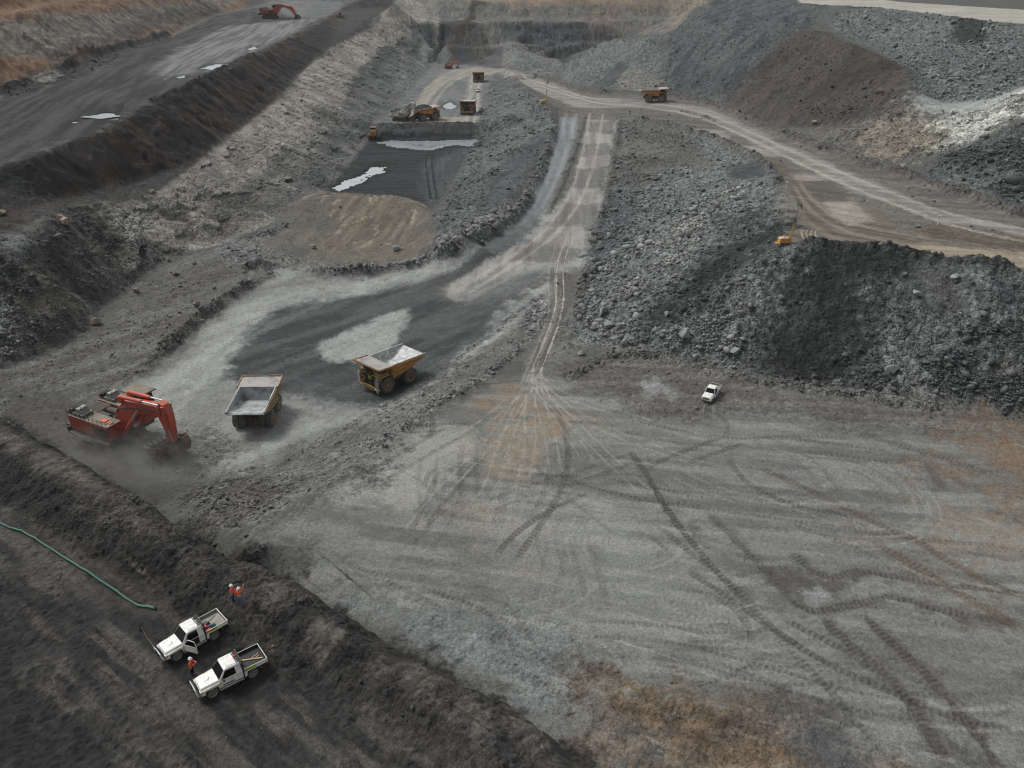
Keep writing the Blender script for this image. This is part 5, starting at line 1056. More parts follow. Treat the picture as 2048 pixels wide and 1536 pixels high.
# ------------------------------------------------------------------ light tray-back utility truck
def utility(label, loc, rz, tray='tray', door=False, bull=True, plate=None, group=None, beacon=False, frame=True, scale=1.0, stripes=True):
    t_ = thing('utility_truck', label, 'ute', loc, rz, group, scale)
    b = MB()
    b.hexa([(2.02, -.84, .52), (2.36, -.80, .52), (2.36, .80, .52), (2.02, .84, .52), (2.02, -.86, .98), (2.34, -.76, .94), (2.34, .76, .94), (2.02, .86, .98)])
    b.box(.95, 2.02, -.60, .60, .5, .98); b.hexa([(1.0, -.87, .82), (2.04, -.87, .82), (2.04, .87, .82), (1.0, .87, .82), (.95, -.84, 1.06), (2.1, -.80, .99), (2.1, .80, .99), (.95, .84, 1.06)])
    b.hexa([(.92, -.80, 1.0), (2.34, -.74, .92), (2.34, .74, .92), (.92, .80, 1.0), (.92, -.70, 1.22), (2.25, -.60, 1.12), (2.25, .60, 1.12), (.92, .70, 1.22)])
    b.box(-.78, 1.08, -.84, .84, .48, .82); b.box(-.78, .95, -.85, .85, .80, 1.16)
    body = b.build('body', 'white', t_, bevel=.05)
    sc_ = MB(); sc_.hexa([(1.45, -.16, 1.16), (2.0, -.14, 1.12), (2.0, .14, 1.12), (1.45, .16, 1.16), (1.5, -.13, 1.215), (1.95, -.10, 1.165), (1.95, .10, 1.165), (1.5, .13, 1.215)])
    sc_.build('bonnet_scoop', 'white', body, bevel=.02); MB().box(1.44, 1.46, -.11, .11, 1.18, 1.21).build('scoop_slot', 'grey', body)
    c = MB(); c.hexa([(-.76, -.82, 1.14), (.98, -.80, 1.14), (.98, .80, 1.14), (-.76, .82, 1.14), (-.70, -.68, 1.88), (.42, -.66, 1.88), (.42, .66, 1.88), (-.70, .68, 1.88)])
    cab = c.build('cab', 'white', t_, bevel=.06)
    MB().hexa([(-.66, -.60, 1.885), (.34, -.57, 1.885), (.34, .57, 1.885), (-.66, .60, 1.885), (-.6, -.53, 1.93), (.26, -.5, 1.925), (.26, .5, 1.925), (-.6, .53, 1.93)]).build('roof', 'white', cab, bevel=.015)
    g = MB(); g.add([(.955, -.70, 1.23), (.955, .70, 1.23), (.49, .60, 1.82), (.49, -.60, 1.82)], [(0, 1, 2, 3)]); g.build('windscreen', 'glass', cab)
    for s_ in (-1, 1):
        yb, yt = s_ * .832, s_ * .715
        g = MB(); g.add([(.78, yb, 1.20), (-.30, yb, 1.20), (-.27, yt, 1.76), (.42, yt, 1.76)], [(0, 1, 2, 3)]); g.build('side_window', 'glass', cab)
    MB().add([(-.765, -.6, 1.25), (-.765, .6, 1.25), (-.72, .55, 1.75), (-.72, -.55, 1.75)], [(0, 1, 2, 3)]).build('rear_window', 'glass', cab)
    if stripes:
        st = MB()
        for s_ in (-1, 1):
            st.box(-.76, .94, *sorted((s_ * .852, s_ * .862)), 1.06, 1.12) if not (door and s_ > 0) else st.box(-.76, -.35, *sorted((s_ * .852, s_ * .862)), 1.06, 1.12)
            st.hexa([(.95, s_ * .86 - .01, 1.0), (2.0, s_ * .83 - .01, .94), (2.0, s_ * .83 + .01, .94), (.95, s_ * .86 + .01, 1.0), (.95, s_ * .845 - .01, 1.05), (2.0, s_ * .82 - .01, .985), (2.0, s_ * .82 + .01, .985), (.95, s_ * .845 + .01, 1.05)])
        st.build('reflective_stripe', 'strip', body)
    if door:
        MB().add([(.90, .858, .56), (-.28, .858, .56), (-.28, .858, 1.16), (.90, .858, 1.16)], [(0, 1, 2, 3)]).build('door_opening', 'black', body)
        d = MB(); d.box(-1.12, 0, -.03, .03, -.62, 0); dr = d.build('door', 'white', t_, bevel=.02, label='open white front door with reflective stripe')
        f = MB(); f.line([(-1.1, 0, 0), (-1.02, 0, .56), (-.42, 0, .60), (-.02, 0, .04)], .028, 6); f.build('window_frame', 'white', dr)
        MB().add([(-1.08, 0, .0), (-1.0, 0, .53), (-.43, 0, .57), (-.05, 0, .02)], [(0, 1, 2, 3)]).build('door_glass', 'glass', dr)
        MB().box(-1.1, -.02, .031, .04, -.12, -.04).build('reflective_stripe', 'strip', dr)
        dr.location = (.9, .88, 1.16); dr.rotation_euler = (0, 0, R(-62))
        MB().box(-.1, .3, .15, .75, .95, 1.1).build('seat', 'grey', t_)
    if stripes:
        for s_ in (-1, 1): MB().box(-.1, .75, *sorted((s_ * .845, s_ * .85)), .6, .72).build('side_sticker', 'maroon', body)
        MB().add([(.80, .2, 1.30), (.80, .5, 1.30), (.66, .48, 1.48), (.66, .2, 1.48)], [(0, 1, 2, 3)]).build('dashboard_paper', 'blue' if not door else 'lgrey', cab)
    for s_ in (-1, 1):
        for x in (1.55, -1.45):
            ar = MB().tube((x, s_ * .5, .42), (x, s_ * .845, .42), .45, 16); ar.build('wheel_arch', 'black', t_)
            wheel(t_, (x, s_ * .80, .40), .40, .26, s_, 'tyre', 'alloy')
        MB().tube((1.05, s_ * .93, .45), (-.75, s_ * .93, .45), .07, 8).build('side_step', 'lgrey', t_)
        MB().box(.62, .72, *sorted((s_ * .88, s_ * 1.06)), 1.15, 1.35).build('mirror', 'black', cab)
        MB().box(2.3, 2.37, s_ * .62 - .12, s_ * .62 + .12, .72, .92).build('headlight', 'lamp', body)
        MB().box(2.2, 2.38, s_ * .78 - .06, s_ * .78 + .06, .8, .92).build('indicator', 'orange', body)
    MB().box(2.34, 2.38, -.48, .48, .68, .92).build('grille', 'dark', body)
    if bull:
        bb = MB(); bb.box(2.42, 2.58, -.88, .88, .5, .66, 1)
        for s_ in (-1, 1):
            bb.line([(2.55, s_ * .85, .72), (2.62, s_ * .6, 1.12), (2.62, 0, 1.16)], .035, 6); bb.line([(2.6, s_ * .36, .6), (2.62, s_ * .36, 1.12)], .035, 6); bb.line([(2.6, s_ * .8, .8), (2.6, s_ * .36, .9)], .03, 6)
        bb.build('bull_bar', ['chrome', 'dark'], t_)
        for s_ in (-1, 1): MB().tube((2.64, s_ * .2, .9), (2.74, s_ * .2, .9), .11, 12).build('spotlight', 'black', t_)
        if door: MB().line([(2.5, -.7, .7), (2.75, -1.0, 1.7), (2.95, -1.1, 2.9)], .022, 5).build('aerial', 'wood', t_)
        if door: MB().add([(2.9, -1.09, 2.9), (3.1, -1.3, 2.75), (3.05, -1.3, 2.4), (2.87, -1.08, 2.55)], [(0, 1, 2, 3)]).build('flag', 'navy', t_)
        MB().line([(1.6, -.84, 1.0), (1.0, -.9, 1.15), (.5, -.78, 1.85), (.5, -.78, 2.0)], .045, 6).build('snorkel', 'black', cab)
    else:
        MB().box(2.34, 2.5, -.86, .86, .42, .68).build('bumper', 'lgrey', t_, bevel=.04)
    f = MB(); f.box(-2.62, -.9, -.93, .93, .92, .98)
    for s_ in (-1, 1): f.box(-2.62, -.9, *sorted((s_ * .90, s_ * .93)), .98, 1.27)
    f.box(-2.64, -2.60, -.93, .93, .95, 1.27); f.box(-.92, -.88, -.93, .93, .95, 1.27)
    tr = f.build('tray', 'white', t_)
    MB().box(-2.59, -.93, -.89, .89, .985, 1.0).build('tray_floor', tray, tr)
    i2 = MB()
    for s_ in (-1, 1): i2.box(-2.59, -.93, *sorted((s_ * .885, s_ * .898)), 1.0, 1.262)
    i2.box(-2.597, -2.585, -.89, .89, 1.0, 1.262); i2.box(-.933, -.922, -.89, .89, 1.0, 1.262); i2.build('tray_lining', tray, tr)
    u_ = MB(); u_.box(-2.5, -.85, -.4, .4, .55, .92)
    u_.build('chassis', 'black', t_)
    for s_ in (-1, 1):
        MB().hexa([(-1.0, s_ * .9 - .04, .5), (-.84, s_ * .9 - .04, .5), (-.84, s_ * .9 + .02, .5), (-1.0, s_ * .9 + .02, .5), (-1.08, s_ * .9 - .04, .94), (-.84, s_ * .9 - .04, .94), (-.84, s_ * .9 + .02, .94), (-1.08, s_ * .9 + .02, .94)]).build('side_panel', 'white', t_)
        MB().tube((-2.0, s_ * .93, .9), (-2.1, s_ * 1.05, .72), .015, 5).build('tie_bracket', 'lgrey', tr)
        if plate:
            pb_ = MB().box(-1.75, -1.0, *sorted((s_ * .931, s_ * .941)), 1.02, 1.26).build('number_panel', 'hiy', tr)
            text('number', plate, 'black', pb_, .30, (-1.37, s_ * .945, 1.14), (R(90), 0, R(180) if s_ > 0 else 0), .004)
            MB().box(-2.6, -1.78, *sorted((s_ * .931, s_ * .938)), 1.16, 1.24).build('reflective_stripe', 'strip', tr)
        MB().box(-2.66, -2.62, s_ * .75 - .12, s_ * .75 + .12, .72, .84).build('tail_lamp', 'redb', t_)
    if frame:
        fr = MB()
        for s_ in (-1, 1): fr.line([(-.84, s_ * .88, .6), (-.84, s_ * .84, 1.3), (-.84, s_ * .7, 1.98)], .05, 6)
        fr.line([(-.84, -.7, 1.98), (-.84, .7, 1.98)], .05, 6); fr.line([(-.84, -.86, 1.25), (-.84, .86, 1.25)], .04, 6)
        for k in range(5): fr.tube((-.84, -.6 + k * .3, 1.25), (-.84, -.6 + k * .3, 1.98), .02, 5)
        fr.build('roll_frame', 'black', t_)
        rb = MB(); rb.line([(-.5, -.6, 1.99), (-.5, .6, 1.99)], .03, 6); rb.line([(-.72, -.6, 1.99), (-.72, .6, 1.99)], .03, 6)
        for s_ in (-1, 1): rb.line([(-.5, s_ * .6, 1.99), (-.72, s_ * .6, 1.99)], .03, 6); rb.box(-.66, -.56, s_ * .3 - .12, s_ * .3 + .12, 1.98, 2.08)
        rb.build('roof_bar', 'dark', t_)
        if beacon: MB().lathe([(.10, 0), (.10, .1), (.06, .17), (.01, .19)], (-.62, .05, 2.0), axis='z', n=12).build('beacon', 'beacon', t_, smooth=True)
    return t_

def light_tower(label, loc, rz, scale=1.0, lean=8):
    t_ = thing('light_tower', label, 'light tower', loc, rz, 'mobile light towers', scale)
    MB().taper((-1.3, 1.1, -.7, .7), .55, (-1.2, 1.0, -.66, .66), 1.55).build('generator_cabinet', 'ltwr', t_, bevel=.06)
    MB().taper((-1.3, 1.1, -.75, .75), 1.56, (-.9, .8, -.5, .5), 1.85).build('cabinet_lid', 'wood', t_, bevel=.05)
    MB().box(-.3, .2, -.2, .2, 1.85, 2.1).build('exhaust_cover', 'wood', t_)
    ch = MB(); ch.box(-2.0, 1.5, -.5, .5, .42, .55); ch.tube((-2.9, 0, .45), (-2.0, 0, .48), .06, 6)
    for s_ in (-1, 1):
        ch.tube((1.3, 0, .5), (1.6, s_ * 1.6, .4), .05, 6); ch.tube((1.6, s_ * 1.6, .6), (1.6, s_ * 1.6, .0), .05, 6); ch.tube((-1.4, 0, .5), (-1.5, s_ * 1.3, .4), .05, 6)
    ch.build('trailer_frame', 'ltwr', t_)
    for s_ in (-1, 1): wheel(t_, (-.1, s_ * .8, .36), .36, .22, s_, 'tyre', 'lgrey')
    a = R(lean); top = Vector((1.35 + 9.0 * math.sin(a), 0, .5 + 9.0 * math.cos(a))); base = Vector((1.35, 0, .5))
    ma = MB(); ma.tube(base, base.lerp(top, .5), .14, 8); ma.box(1.15, 1.6, -.22, .22, .4, 2.0); ma.build('mast', 'ltwr', t_)
    ma = MB(); ma.tube(base.lerp(top, .42) + Vector((.16, 0, 0)), base.lerp(top, .66) + Vector((.12, 0, 0)), .09, 6); ma.tube(base.lerp(top, .5), top, .06, 6); ma.build('mast_extension', 'dark', t_)
    hd = MB(); hd.box(top.x - .05, top.x + .05, -1.15, 1.15, top.z - .1, top.z + .1); ho = hd.build('lamp_bar', 'dark', t_)
    for k in range(4):
        for j in (0, 1): lp = MB(); y = -.9 + k * .6; z = top.z - .35 + j * .7; lp.box(top.x - .1, top.x + .12, y - .24, y + .24, z - .2, z + .2); lp.box(top.x - .12, top.x - .1, y - .2, y + .2, z - .16, z + .16, 1); lp.build('floodlight', ['black', 'lgrey'], ho)
    return t_

def bulldozer(label, loc, rz, scale=1.0):
    t_ = thing('bulldozer', label, 'bulldozer', loc, rz, 'bulldozers', scale)
    for s_ in (-1, 1):
        tr = MB().prism([(-2.6, .5), (-2.3, .05), (1.7, .0), (2.2, .4), (2.0, .9), (.2, 1.7), (-.6, 1.75), (-2.4, 1.2)], *sorted((s_ * 1.1, s_ * 1.8)))
        tr.build('crawler_track', 'track', t_, bevel=.05); MB().box(-1.8, 1.6, *sorted((s_ * 1.8, s_ * 1.86)), .3, .8).build('track_frame', 'lgrey', t_)
    b = MB(); b.box(-.4, 2.3, -.7, .7, 1.0, 2.5); b.box(-2.4, .4, -1.0, 1.0, .9, 1.9); b.lathe([(1.0, -1.0), (1.0, .0)], (-1.9, 0, 2.1), axis='z', n=14) if False else b.taper((-2.6, -1.3, -1.05, 1.05), 1.9, (-2.3, -1.4, -.95, .95), 2.9); b.build('body', 'yellow', t_, bevel=.12)
    c = MB(); c.taper((-1.2, .3, -.9, .9), 1.9, (-1.1, .1, -.75, .75), 3.5); cab = c.build('cab', 'glass', t_); MB().box(-1.3, .3, -.95, .95, 3.5, 3.65).build('cab_roof', 'yelold', cab)
    bl = MB().prism([(3.3, .0), (3.5, .1), (3.2, .9), (3.5, 1.9), (3.35, 1.9), (3.05, .9)], -2.4, 2.4); bl.build('blade', 'rust', t_)
    ar = MB()
    for s_ in (-1, 1): ar.tube((-.2, s_ * 2.0, .6), (3.2, s_ * 2.0, .5), .14, 6); ar.tube((1.4, s_ * .7, 2.2), (3.1, s_ * .8, 1.0), .09, 6)
    ar.build('push_arm', 'yelold', t_)
    rp = MB().prism([(-3.9, .9), (-2.6, 1.1), (-2.6, 1.6), (-3.5, 1.7), (-3.8, .2), (-4.0, .1)], -.25, .25); rp.build('ripper', 'rust', t_)
    return t_

def skinned(name, vs, es, rad, m_, parent, sub=1):
    me_ = bpy.data.meshes.new(name); me_.from_pydata(vs, es, []); o = bpy.data.objects.new(name, me_); C.objects.link(o); o.parent = parent
    me_.materials.append(M[m_])
    sk = o.modifiers.new('skin', 'SKIN'); sk.use_smooth_shade = True
    for i, r in enumerate(rad): me_.skin_vertices[0].data[i].radius = (r, r) if not isinstance(r, tuple) else r
    me_.skin_vertices[0].data[0].use_root = True
    ss = o.modifiers.new('subd', 'SUBSURF'); ss.levels = sub; ss.render_levels = sub
    return o
def person(label, loc, rz, arms, legs, trousers, lean=0.0, headturn=0, group=None):
    """arms: ((elbow, wrist, hand) left, right) ; legs: ((knee, ankle, toe) left, right); metres, facing +x"""
    t_ = thing('person', label, 'person', loc, rz, group)
    ch = (lean, 0, 1.42); nk = (lean * 1.1, 0, 1.54); hd = (lean * 1.1 + .03, 0, 1.63); ht = (lean * 1.1 + .02, 0, 1.74)
    vs = [(0, 0, .95), (lean * .5, 0, 1.18), ch, nk, hd, ht]; es = [(0, 1), (1, 2), (2, 3), (3, 4), (4, 5)]; rad = [(.15, .12), (.14, .11), (.17, .11), .06, .095, .08]
    sv, se, sr = [(0, 0, .93), (lean * .5, 0, 1.18), ch, (lean * 1.05, 0, 1.5)], [(0, 1), (1, 2), (2, 3)], [(.165, .14), (.16, .135), (.185, .135), .085]
    tv, te_, tr_ = [(0, 0, .98), (0, 0, .9)], [(0, 1)], [(.155, .13), (.15, .125)]
    for s_, (e, w_, h_) in zip((1, -1), arms):
        n = len(vs); sh = (lean, s_ * .19, 1.44)
        vs += [sh, e, w_, h_]; es += [(2, n), (n, n + 1), (n + 1, n + 2), (n + 2, n + 3)]; rad += [.062, .045, .03, .036]
        d = (Vector(h_) - Vector(w_)).normalized(); sd_ = d.cross(Vector((0, 0, 1))).normalized() if abs(d.z) < .9 else Vector((1, 0, 0))
        for k, (off, ln) in enumerate(((-.03, .07), (-.01, .085), (.01, .08), (.03, .065), (-.045, .045))):
            q0 = Vector(h_) + sd_ * off * (1 if k < 4 else 1.0); q1 = q0 + d * ln * .5 + sd_ * (off * .2) + (Vector((0, 0, -.008))); q2 = q1 + d * ln * .5 + Vector((0, 0, -.015))
            m = len(vs); vs += [tuple(q1), tuple(q2)]; es += [(n + 3, m), (m, m + 1)]; rad += [.010, .008]
        m = len(sv); we = Vector(e).lerp(Vector(w_), .92); sv += [sh, e, tuple(we)]; se += [(2, m), (m, m + 1), (m + 1, m + 2)]; sr += [.085, .066, .05]
    for s_, (k_, a_, o_) in zip((1, -1), legs):
        n = len(vs); hp = (0, s_ * .1, .88)
        vs += [hp, k_, a_, o_]; es += [(0, n), (n, n + 1), (n + 1, n + 2), (n + 2, n + 3)]; rad += [.09, .058, .04, .038]
        m = len(tv); tv += [hp, k_, tuple(Vector(k_).lerp(Vector(a_), .9))]; te_ += [(1, m), (m, m + 1), (m + 1, m + 2)]; tr_ += [.108, .078, .07]
    body = skinned('body', vs, es, rad, 'skin', t_)
    skinned('shirt', sv, se, sr, 'hivis', body); skinned('trousers', tv, te_, tr_, trousers, body)
    for s_, (k_, a_, o_) in zip((1, -1), legs):
        skinned('boot', [tuple(Vector(a_) + Vector((0, 0, .06))), a_, o_], [(0, 1), (1, 2)], [.06, .06, .05], 'dark', body)
    bd = MB().lathe([(.175, -.035), (.178, .035)], (0, 0, 0), axis='z', n=18, caps=False).build('reflective_band', 'silver', body); bd.location = (lean * .4, 0, 1.16); bd.scale = (.86, 1.04, 1)
    h = MB().lathe([(.175, -.015), (.135, 0), (.13, .06), (.10, .115), (.05, .14), (.004, .148)], (0, 0, 0), axis='z', n=20).build('hard_hat', 'hat', body, smooth=True)
    h.location = (lean * 1.1 + .02, 0, 1.70); h.scale = (.98, .86, .95)
    ey = MB().box(hd[0] + .085, hd[0] + .115, -.012, .012, 1.615, 1.65).build('nose', 'skin', body)
    return t_
# ------------------------------------------------------------------ placing the things
def at(u, v):
    x, y, _ = hit(u, v); return x, y, gz(x, y, 1.0)
def put(u, v, r=1.5, dz_=0.0):
    x, y, _ = hit(u, v); return (x, y, gz(x, y, r) + dz_)
# near pit
excavator('large red backhoe excavator digging in dust at the near pit wall', put(240, 880, 3), -27, 'red', track_rz=-22, letters=True, group='red mining excavators')
x, y = -43.4, 118.4
haul_truck('haul truck seen from behind with empty grey tray, nearest the red excavator', (x, y, gz(x, y, 3)), 91, liner='liner2', bodym='dustyb')
x, y = -22.4, 130.6
haul_truck('yellow haul truck numbered 03 with bright silver empty tray on the loop road', (x, y, gz(x, y, 3)), -131, number='03')
haul_truck('small distant haul truck driving right and trailing dust along the upper haul road', put(1307, 203, 3), -3)
haul_truck('haul truck facing the camera on the pit floor road beside the puddle', put(936, 226, 3), -92)
haul_truck('farthest haul truck, facing the camera behind the small white car', put(957, 163, 3), -88)
haul_truck('loaded haul truck parked beside the white excavator', put(853, 240, 2), 28, load=True)
ARM3 = dict(boom=[(1.2, 3.0), (3.4, 3.3), (5.5, 7.5), (7.6, 9.6), (8.8, 9.2), (9.4, 10.0), (8.8, 11.2), (7.0, 11.4), (4.6, 9.8), (3.4, 8.4), (2.3, 6.8), (1.1, 4.6)],
            stick=[(8.3, 9.2), (8.4, 10.8), (9.4, 11.3), (10.2, 10.6), (10.4, 8.6), (10.2, 6), (9.8, 3.4), (9.0, 3.4), (8.8, 6)], tip=(9.4, 3.7), el=(9.3, 10.8), bang=-25)
excavator('white mining excavator working beside the loaded haul truck', put(803, 241, 2), -22, 'white', arm=ARM3, scale=.66, cabtop='offw', group='distant mining excavators')
ARM2 = dict(boom=[(1.2, 3.0), (3.4, 3.3), (6.5, 6.0), (10, 6.9), (13.6, 5.6), (14.6, 5.8), (14.6, 6.9), (13.6, 7.4), (10, 8.6), (6.6, 8.1), (3.0, 6.0), (1.4, 4.6)],
            stick=[(14.0, 5.4), (13.6, 6.6), (14.0, 7.6), (15.0, 7.6), (16.2, 5.6), (17.6, 3.0), (18.0, 1.6), (17.3, 1.3), (16.2, 2.6)], tip=(17.8, 1.8), el=(14.4, 7.2), bang=15)
excavator('red excavator in pale dust on the high bench at the top left', put(541, 37, 2), -4, 'red', arm=ARM2, group='red mining excavators')
excavator('tiny red excavator at the foot of the dark coal face far down the pit', put(898, 138, 2), 8, 'red', scale=.48, group='red mining excavators')
bulldozer('yellow bulldozer with a tank at its rear beside the pit puddle', put(748, 277, 1), 95, 1.15)
bulldozer('tiny tan bulldozer on the far brown bench edge at the top left', put(682, 36, 1), 10, .9)
# utility trucks
def heading(p, q): return math.degrees(math.atan2(q[1] - p[1], q[0] - p[0]))
ua, ub = P(323, 1324, 24), P(447, 1255, 24)
hd1 = heading(ub, ua)
c1_ = ((ua[0] + ub[0]) / 2, (ua[1] + ub[1]) / 2)
ute1 = utility('white tray-back ute with its front door open and tools in a grey tray', (*c1_, gz(*c1_, 1.2)), hd1, 'tray', door=True, plate='MM9C1', group='white utes on the near bench', scale=.97)
ub2, ua2 = P(524, 1327, 24), P(396, 1391, 24)
hd2 = heading(ub2, ua2)
c2_ = ((ua2[0] + ub2[0]) / 2, (ua2[1] + ub2[1]) / 2)
ute2 = utility('white tray-back ute with a red roof beacon and a timber plank in its black tray', (*c2_, gz(*c2_, 1.2)), hd2, 'trayb', plate='RML7C', beacon=True, group='white utes on the near bench', scale=.97)
p3 = put(1421, 795, 1)
utility('white ute parked alone on the grey bench below the dark rock slope', p3, -121, 'tray', bull=False, frame=False, group='other white utes', stripes=False)
utility('tiny white ute driving on the pit road between two haul trucks', put(956, 184, 1), -90, 'tray', bull=False, frame=False, group='other white utes', stripes=False)
def inray(o, x, y, z):
    m_ = Matrix.Translation(o.location) @ Matrix.Rotation(o.rotation_euler.z, 4, 'Z') @ Matrix.Scale(o.scale[0], 4)
    return m_ @ Vector((x, y, z))
def tray_item(o, name, label, cat, mb, m_, x, y, z=1.0, rz=0, group=None):
    ob = mb.build(name, m_, None); ob.location = inray(o, x, y, z); ob.rotation_euler = (0, 0, o.rotation_euler.z + R(rz)); ob['label'] = label; ob['category'] = cat
    if group: ob['group'] = group
    return ob
tray_item(ute2, 'plank', 'long pale timber plank lying in the black tray', 'plank', MB().box(-.75, .75, -.05, .05, 0, .05), 'wood', -1.75, .1, 1.02, -27)
tray_item(ute2, 'strap', 'coiled tan strap lying against the plank in the black tray', 'strap', MB().line([(-.3, .1, .03), (0, .22, .05), (.25, .12, .03), (.1, -.02, .03), (-.2, -.05, .03), (-.35, -.15, .03)], .04, 6), 'wood', -2.0, -.05, 1.02, 0)
tray_item(ute1, 'shovel', 'long handled shovel lying across the grey tray, nearer the cab', 'shovel', MB().tube((-.7, 0, .03), (.5, 0, .03), .02, 6).add([(.5, -.12, .02), (.85, -.1, .02), (.85, .1, .02), (.5, .12, .02), (.5, -.12, .05), (.85, -.1, .05), (.85, .1, .05), (.5, .12, .05)], [(0, 1, 2, 3), (7, 6, 5, 4), (0, 4, 5, 1), (1, 5, 6, 2), (2, 6, 7, 3), (3, 7, 4, 0)]), ['dark'], -1.6, -.25, 1.02, 20)
tray_item(ute1, 'shovel', 'wooden handled shovel resting on the blue bag in the grey tray', 'shovel', MB().tube((-.9, 0, .06), (.4, 0, .03), .02, 6).add([(.4, -.12, .02), (.72, -.1, .02), (.72, .1, .02), (.4, .12, .02)], [(0, 1, 2, 3)]), ['wood'], -1.55, .35, 1.14, -10)
tray_item(ute1, 'bag', 'black bag in the front of the grey tray', 'bag', MB().taper((-.3, .3, -.22, .22), 0, (-.22, .22, -.14, .14), .22), 'black', -1.25, -.05, 1.0, 25)
tray_item(ute1, 'bag', 'blue bag in the grey tray beside the black bag', 'bag', MB().taper((-.35, .35, -.16, .16), 0, (-.25, .25, -.08, .08), .14), 'blue', -1.5, .38, 1.0, -12)
tray_item(ute1, 'fuel_can', 'upright red container in the corner of the grey tray', 'container', MB().box(-.11, .11, -.11, .11, 0, .38), 'redb', -1.05, .42, 1.0)
tray_item(ute1, 'fuel_can', 'flat red container lying by the tray side in the grey tray', 'container', MB().box(-.18, .18, -.10, .10, 0, .2), 'redb', -1.12, .72, 1.0)
# people
def pput(u, v):
    x, y, _ = hit(u, v); return (x, y, Zs(x, y) + .02)
STD = (((.02, .12, .5), (0, .13, .09), (.16, .14, .05)), ((-.02, -.12, .5), (-.02, -.13, .09), (.14, -.15, .05)))
WIDE = (((.03, .2, .5), (.02, .27, .09), (.17, .3, .05)), ((-.03, -.2, .5), (-.02, -.28, .09), (.13, -.32, .05)))
person('person in orange shirt and black trousers, head bent over a phone between the two utes', pput(387, 1352), 5,
       (((.1, .3, 1.2), (.32, .12, 1.25), (.38, .06, 1.3)), ((.08, -.3, 1.2), (.32, -.12, 1.25), (.38, -.06, 1.3))), STD, 'blk', lean=.05, group='workers in orange shirts')
person('person in orange shirt and dark blue trousers standing with folded arms', pput(470, 1215), 15,
       (((.08, .3, 1.18), (.26, .02, 1.2), (.22, -.08, 1.22)), ((.08, -.3, 1.18), (.25, -.02, 1.16), (.22, .08, 1.17))), STD, 'navy', lean=.03, group='workers in orange shirts')
person('person in orange shirt and light blue jeans pointing with one raised arm', pput(485, 1224), 62,
       (((-.02, .3, 1.18), (.05, .33, .95), (.08, .33, .87)), ((.16, -.3, 1.58), (.34, -.26, 1.86), (.40, -.24, 1.94))), WIDE, 'jeans', lean=.04, group='workers in orange shirts')
ph = MB().box(-.04, .04, -.03, .03, 0, .01).build('phone', 'black'); pp = pput(387, 1352); ph.location = (pp[0] + .44, pp[1] + .04, pp[2] + 1.33); ph['label'] = 'small dark phone held by the person between the two utes'; ph['category'] = 'phone'
# hose
hp = [(-60, 1020), (0, 1049), (22, 1061), (45, 1066), (70, 1078), (110, 1104), (150, 1130), (190, 1156), (225, 1178), (250, 1195), (275, 1210), (295, 1213), (312, 1218)]
wp = []
for (u, v), (u2, v2) in zip(hp[:-1], hp[1:]):
    for k in range(3): wp.append((u + (u2 - u) * k / 3, v + (v2 - v) * k / 3))
wp.append(hp[-1])
ws = []
for u, v in wp:
    x, y, _ = hit(u, v); ws.append(Vector((x, y, Zs(x, y) + .10)))
hm = MB(); n = 10
for i, p in enumerate(ws):
    d = (ws[min(i + 1, len(ws) - 1)] - ws[max(i - 1, 0)]).normalized(); a = Vector((-d.y, d.x, 0)).normalized(); up = d.cross(a) * -1
    rr_ = .105 if i < len(ws) - 5 else .15
    for k in range(n): hm.v.append(tuple(p + a * math.cos(2 * math.pi * k / n) * rr_ + Vector((0, 0, 1)) * math.sin(2 * math.pi * k / n) * .11))
for i in range(len(ws) - 1):
    for k in range(n): hm.f.append((i * n + k, i * n + (k + 1) % n, (i + 1) * n + (k + 1) % n, (i + 1) * n + k)); hm.m.append(0)
hm.f.append(tuple((len(ws) - 1) * n + k for k in range(n))); hm.m.append(0)
ho = hm.build('drainage_hose', 'hose', None, smooth=True); ho['label'] = 'long green lay-flat hose running across the dark near bench'; ho['category'] = 'hose'
# light towers and posts
light_tower('yellow light tower with a tall leaning mast on the crest of the dark rock slope', put(1566, 491, .8), 8, .80, lean=7)
light_tower('small distant yellow light tower on the grey spoil ridge left of the ramp', put(1086, 208, .8), 10, .9, lean=3)
for (u, v, lb) in ((1187, 226, 'white marker post at the head of the striped ramp'), (1875, 450, 'white marker post on the brown island between the haul roads'), (1572, 378, 'short white marker by the haul road above the light tower')):
    x, y, z = put(u, v, .5)
    t_ = thing('marker_post', lb, 'marker post', (x, y, z), 0, 'white roadside markers')
    MB().tube((0, 0, -.1), (0, 0, 1.5), .09, 8).build('post', 'white', t_); MB().box(-.35, .35, -.06, .06, 1.5, 1.9).build('marker_head', 'white', t_)

# ------------------------------------------------------------------ standing water
wm, t_, b_ = new_mat('water')
b_.inputs['Base Color'].default_value = (.42, .46, .48, 1); b_.inputs['Metallic'].default_value = .35; b_.inputs['Roughness'].default_value = .22; b_.inputs['Specular IOR Level'].default_value = 1.0; b_.inputs['IOR'].default_value = 1.6
tx = t_.nodes.new('ShaderNodeTexNoise'); tx.inputs['Scale'].default_value = 1.2; g_ = t_.nodes.new('ShaderNodeNewGeometry'); t_.links.new(g_.outputs['Position'], tx.inputs['Vector'])
rp_ = t_.nodes.new('ShaderNodeValToRGB'); t2_ = t_.nodes.new('ShaderNodeTexNoise'); t2_.inputs['Scale'].default_value = .22; t2_.inputs['Detail'].default_value = 4; t_.links.new(g_.outputs['Position'], t2_.inputs['Vector']); t_.links.new(t2_.outputs['Fac'], rp_.inputs[0]); rp_.color_ramp.elements[0].position = .26; rp_.color_ramp.elements[1].position = .46
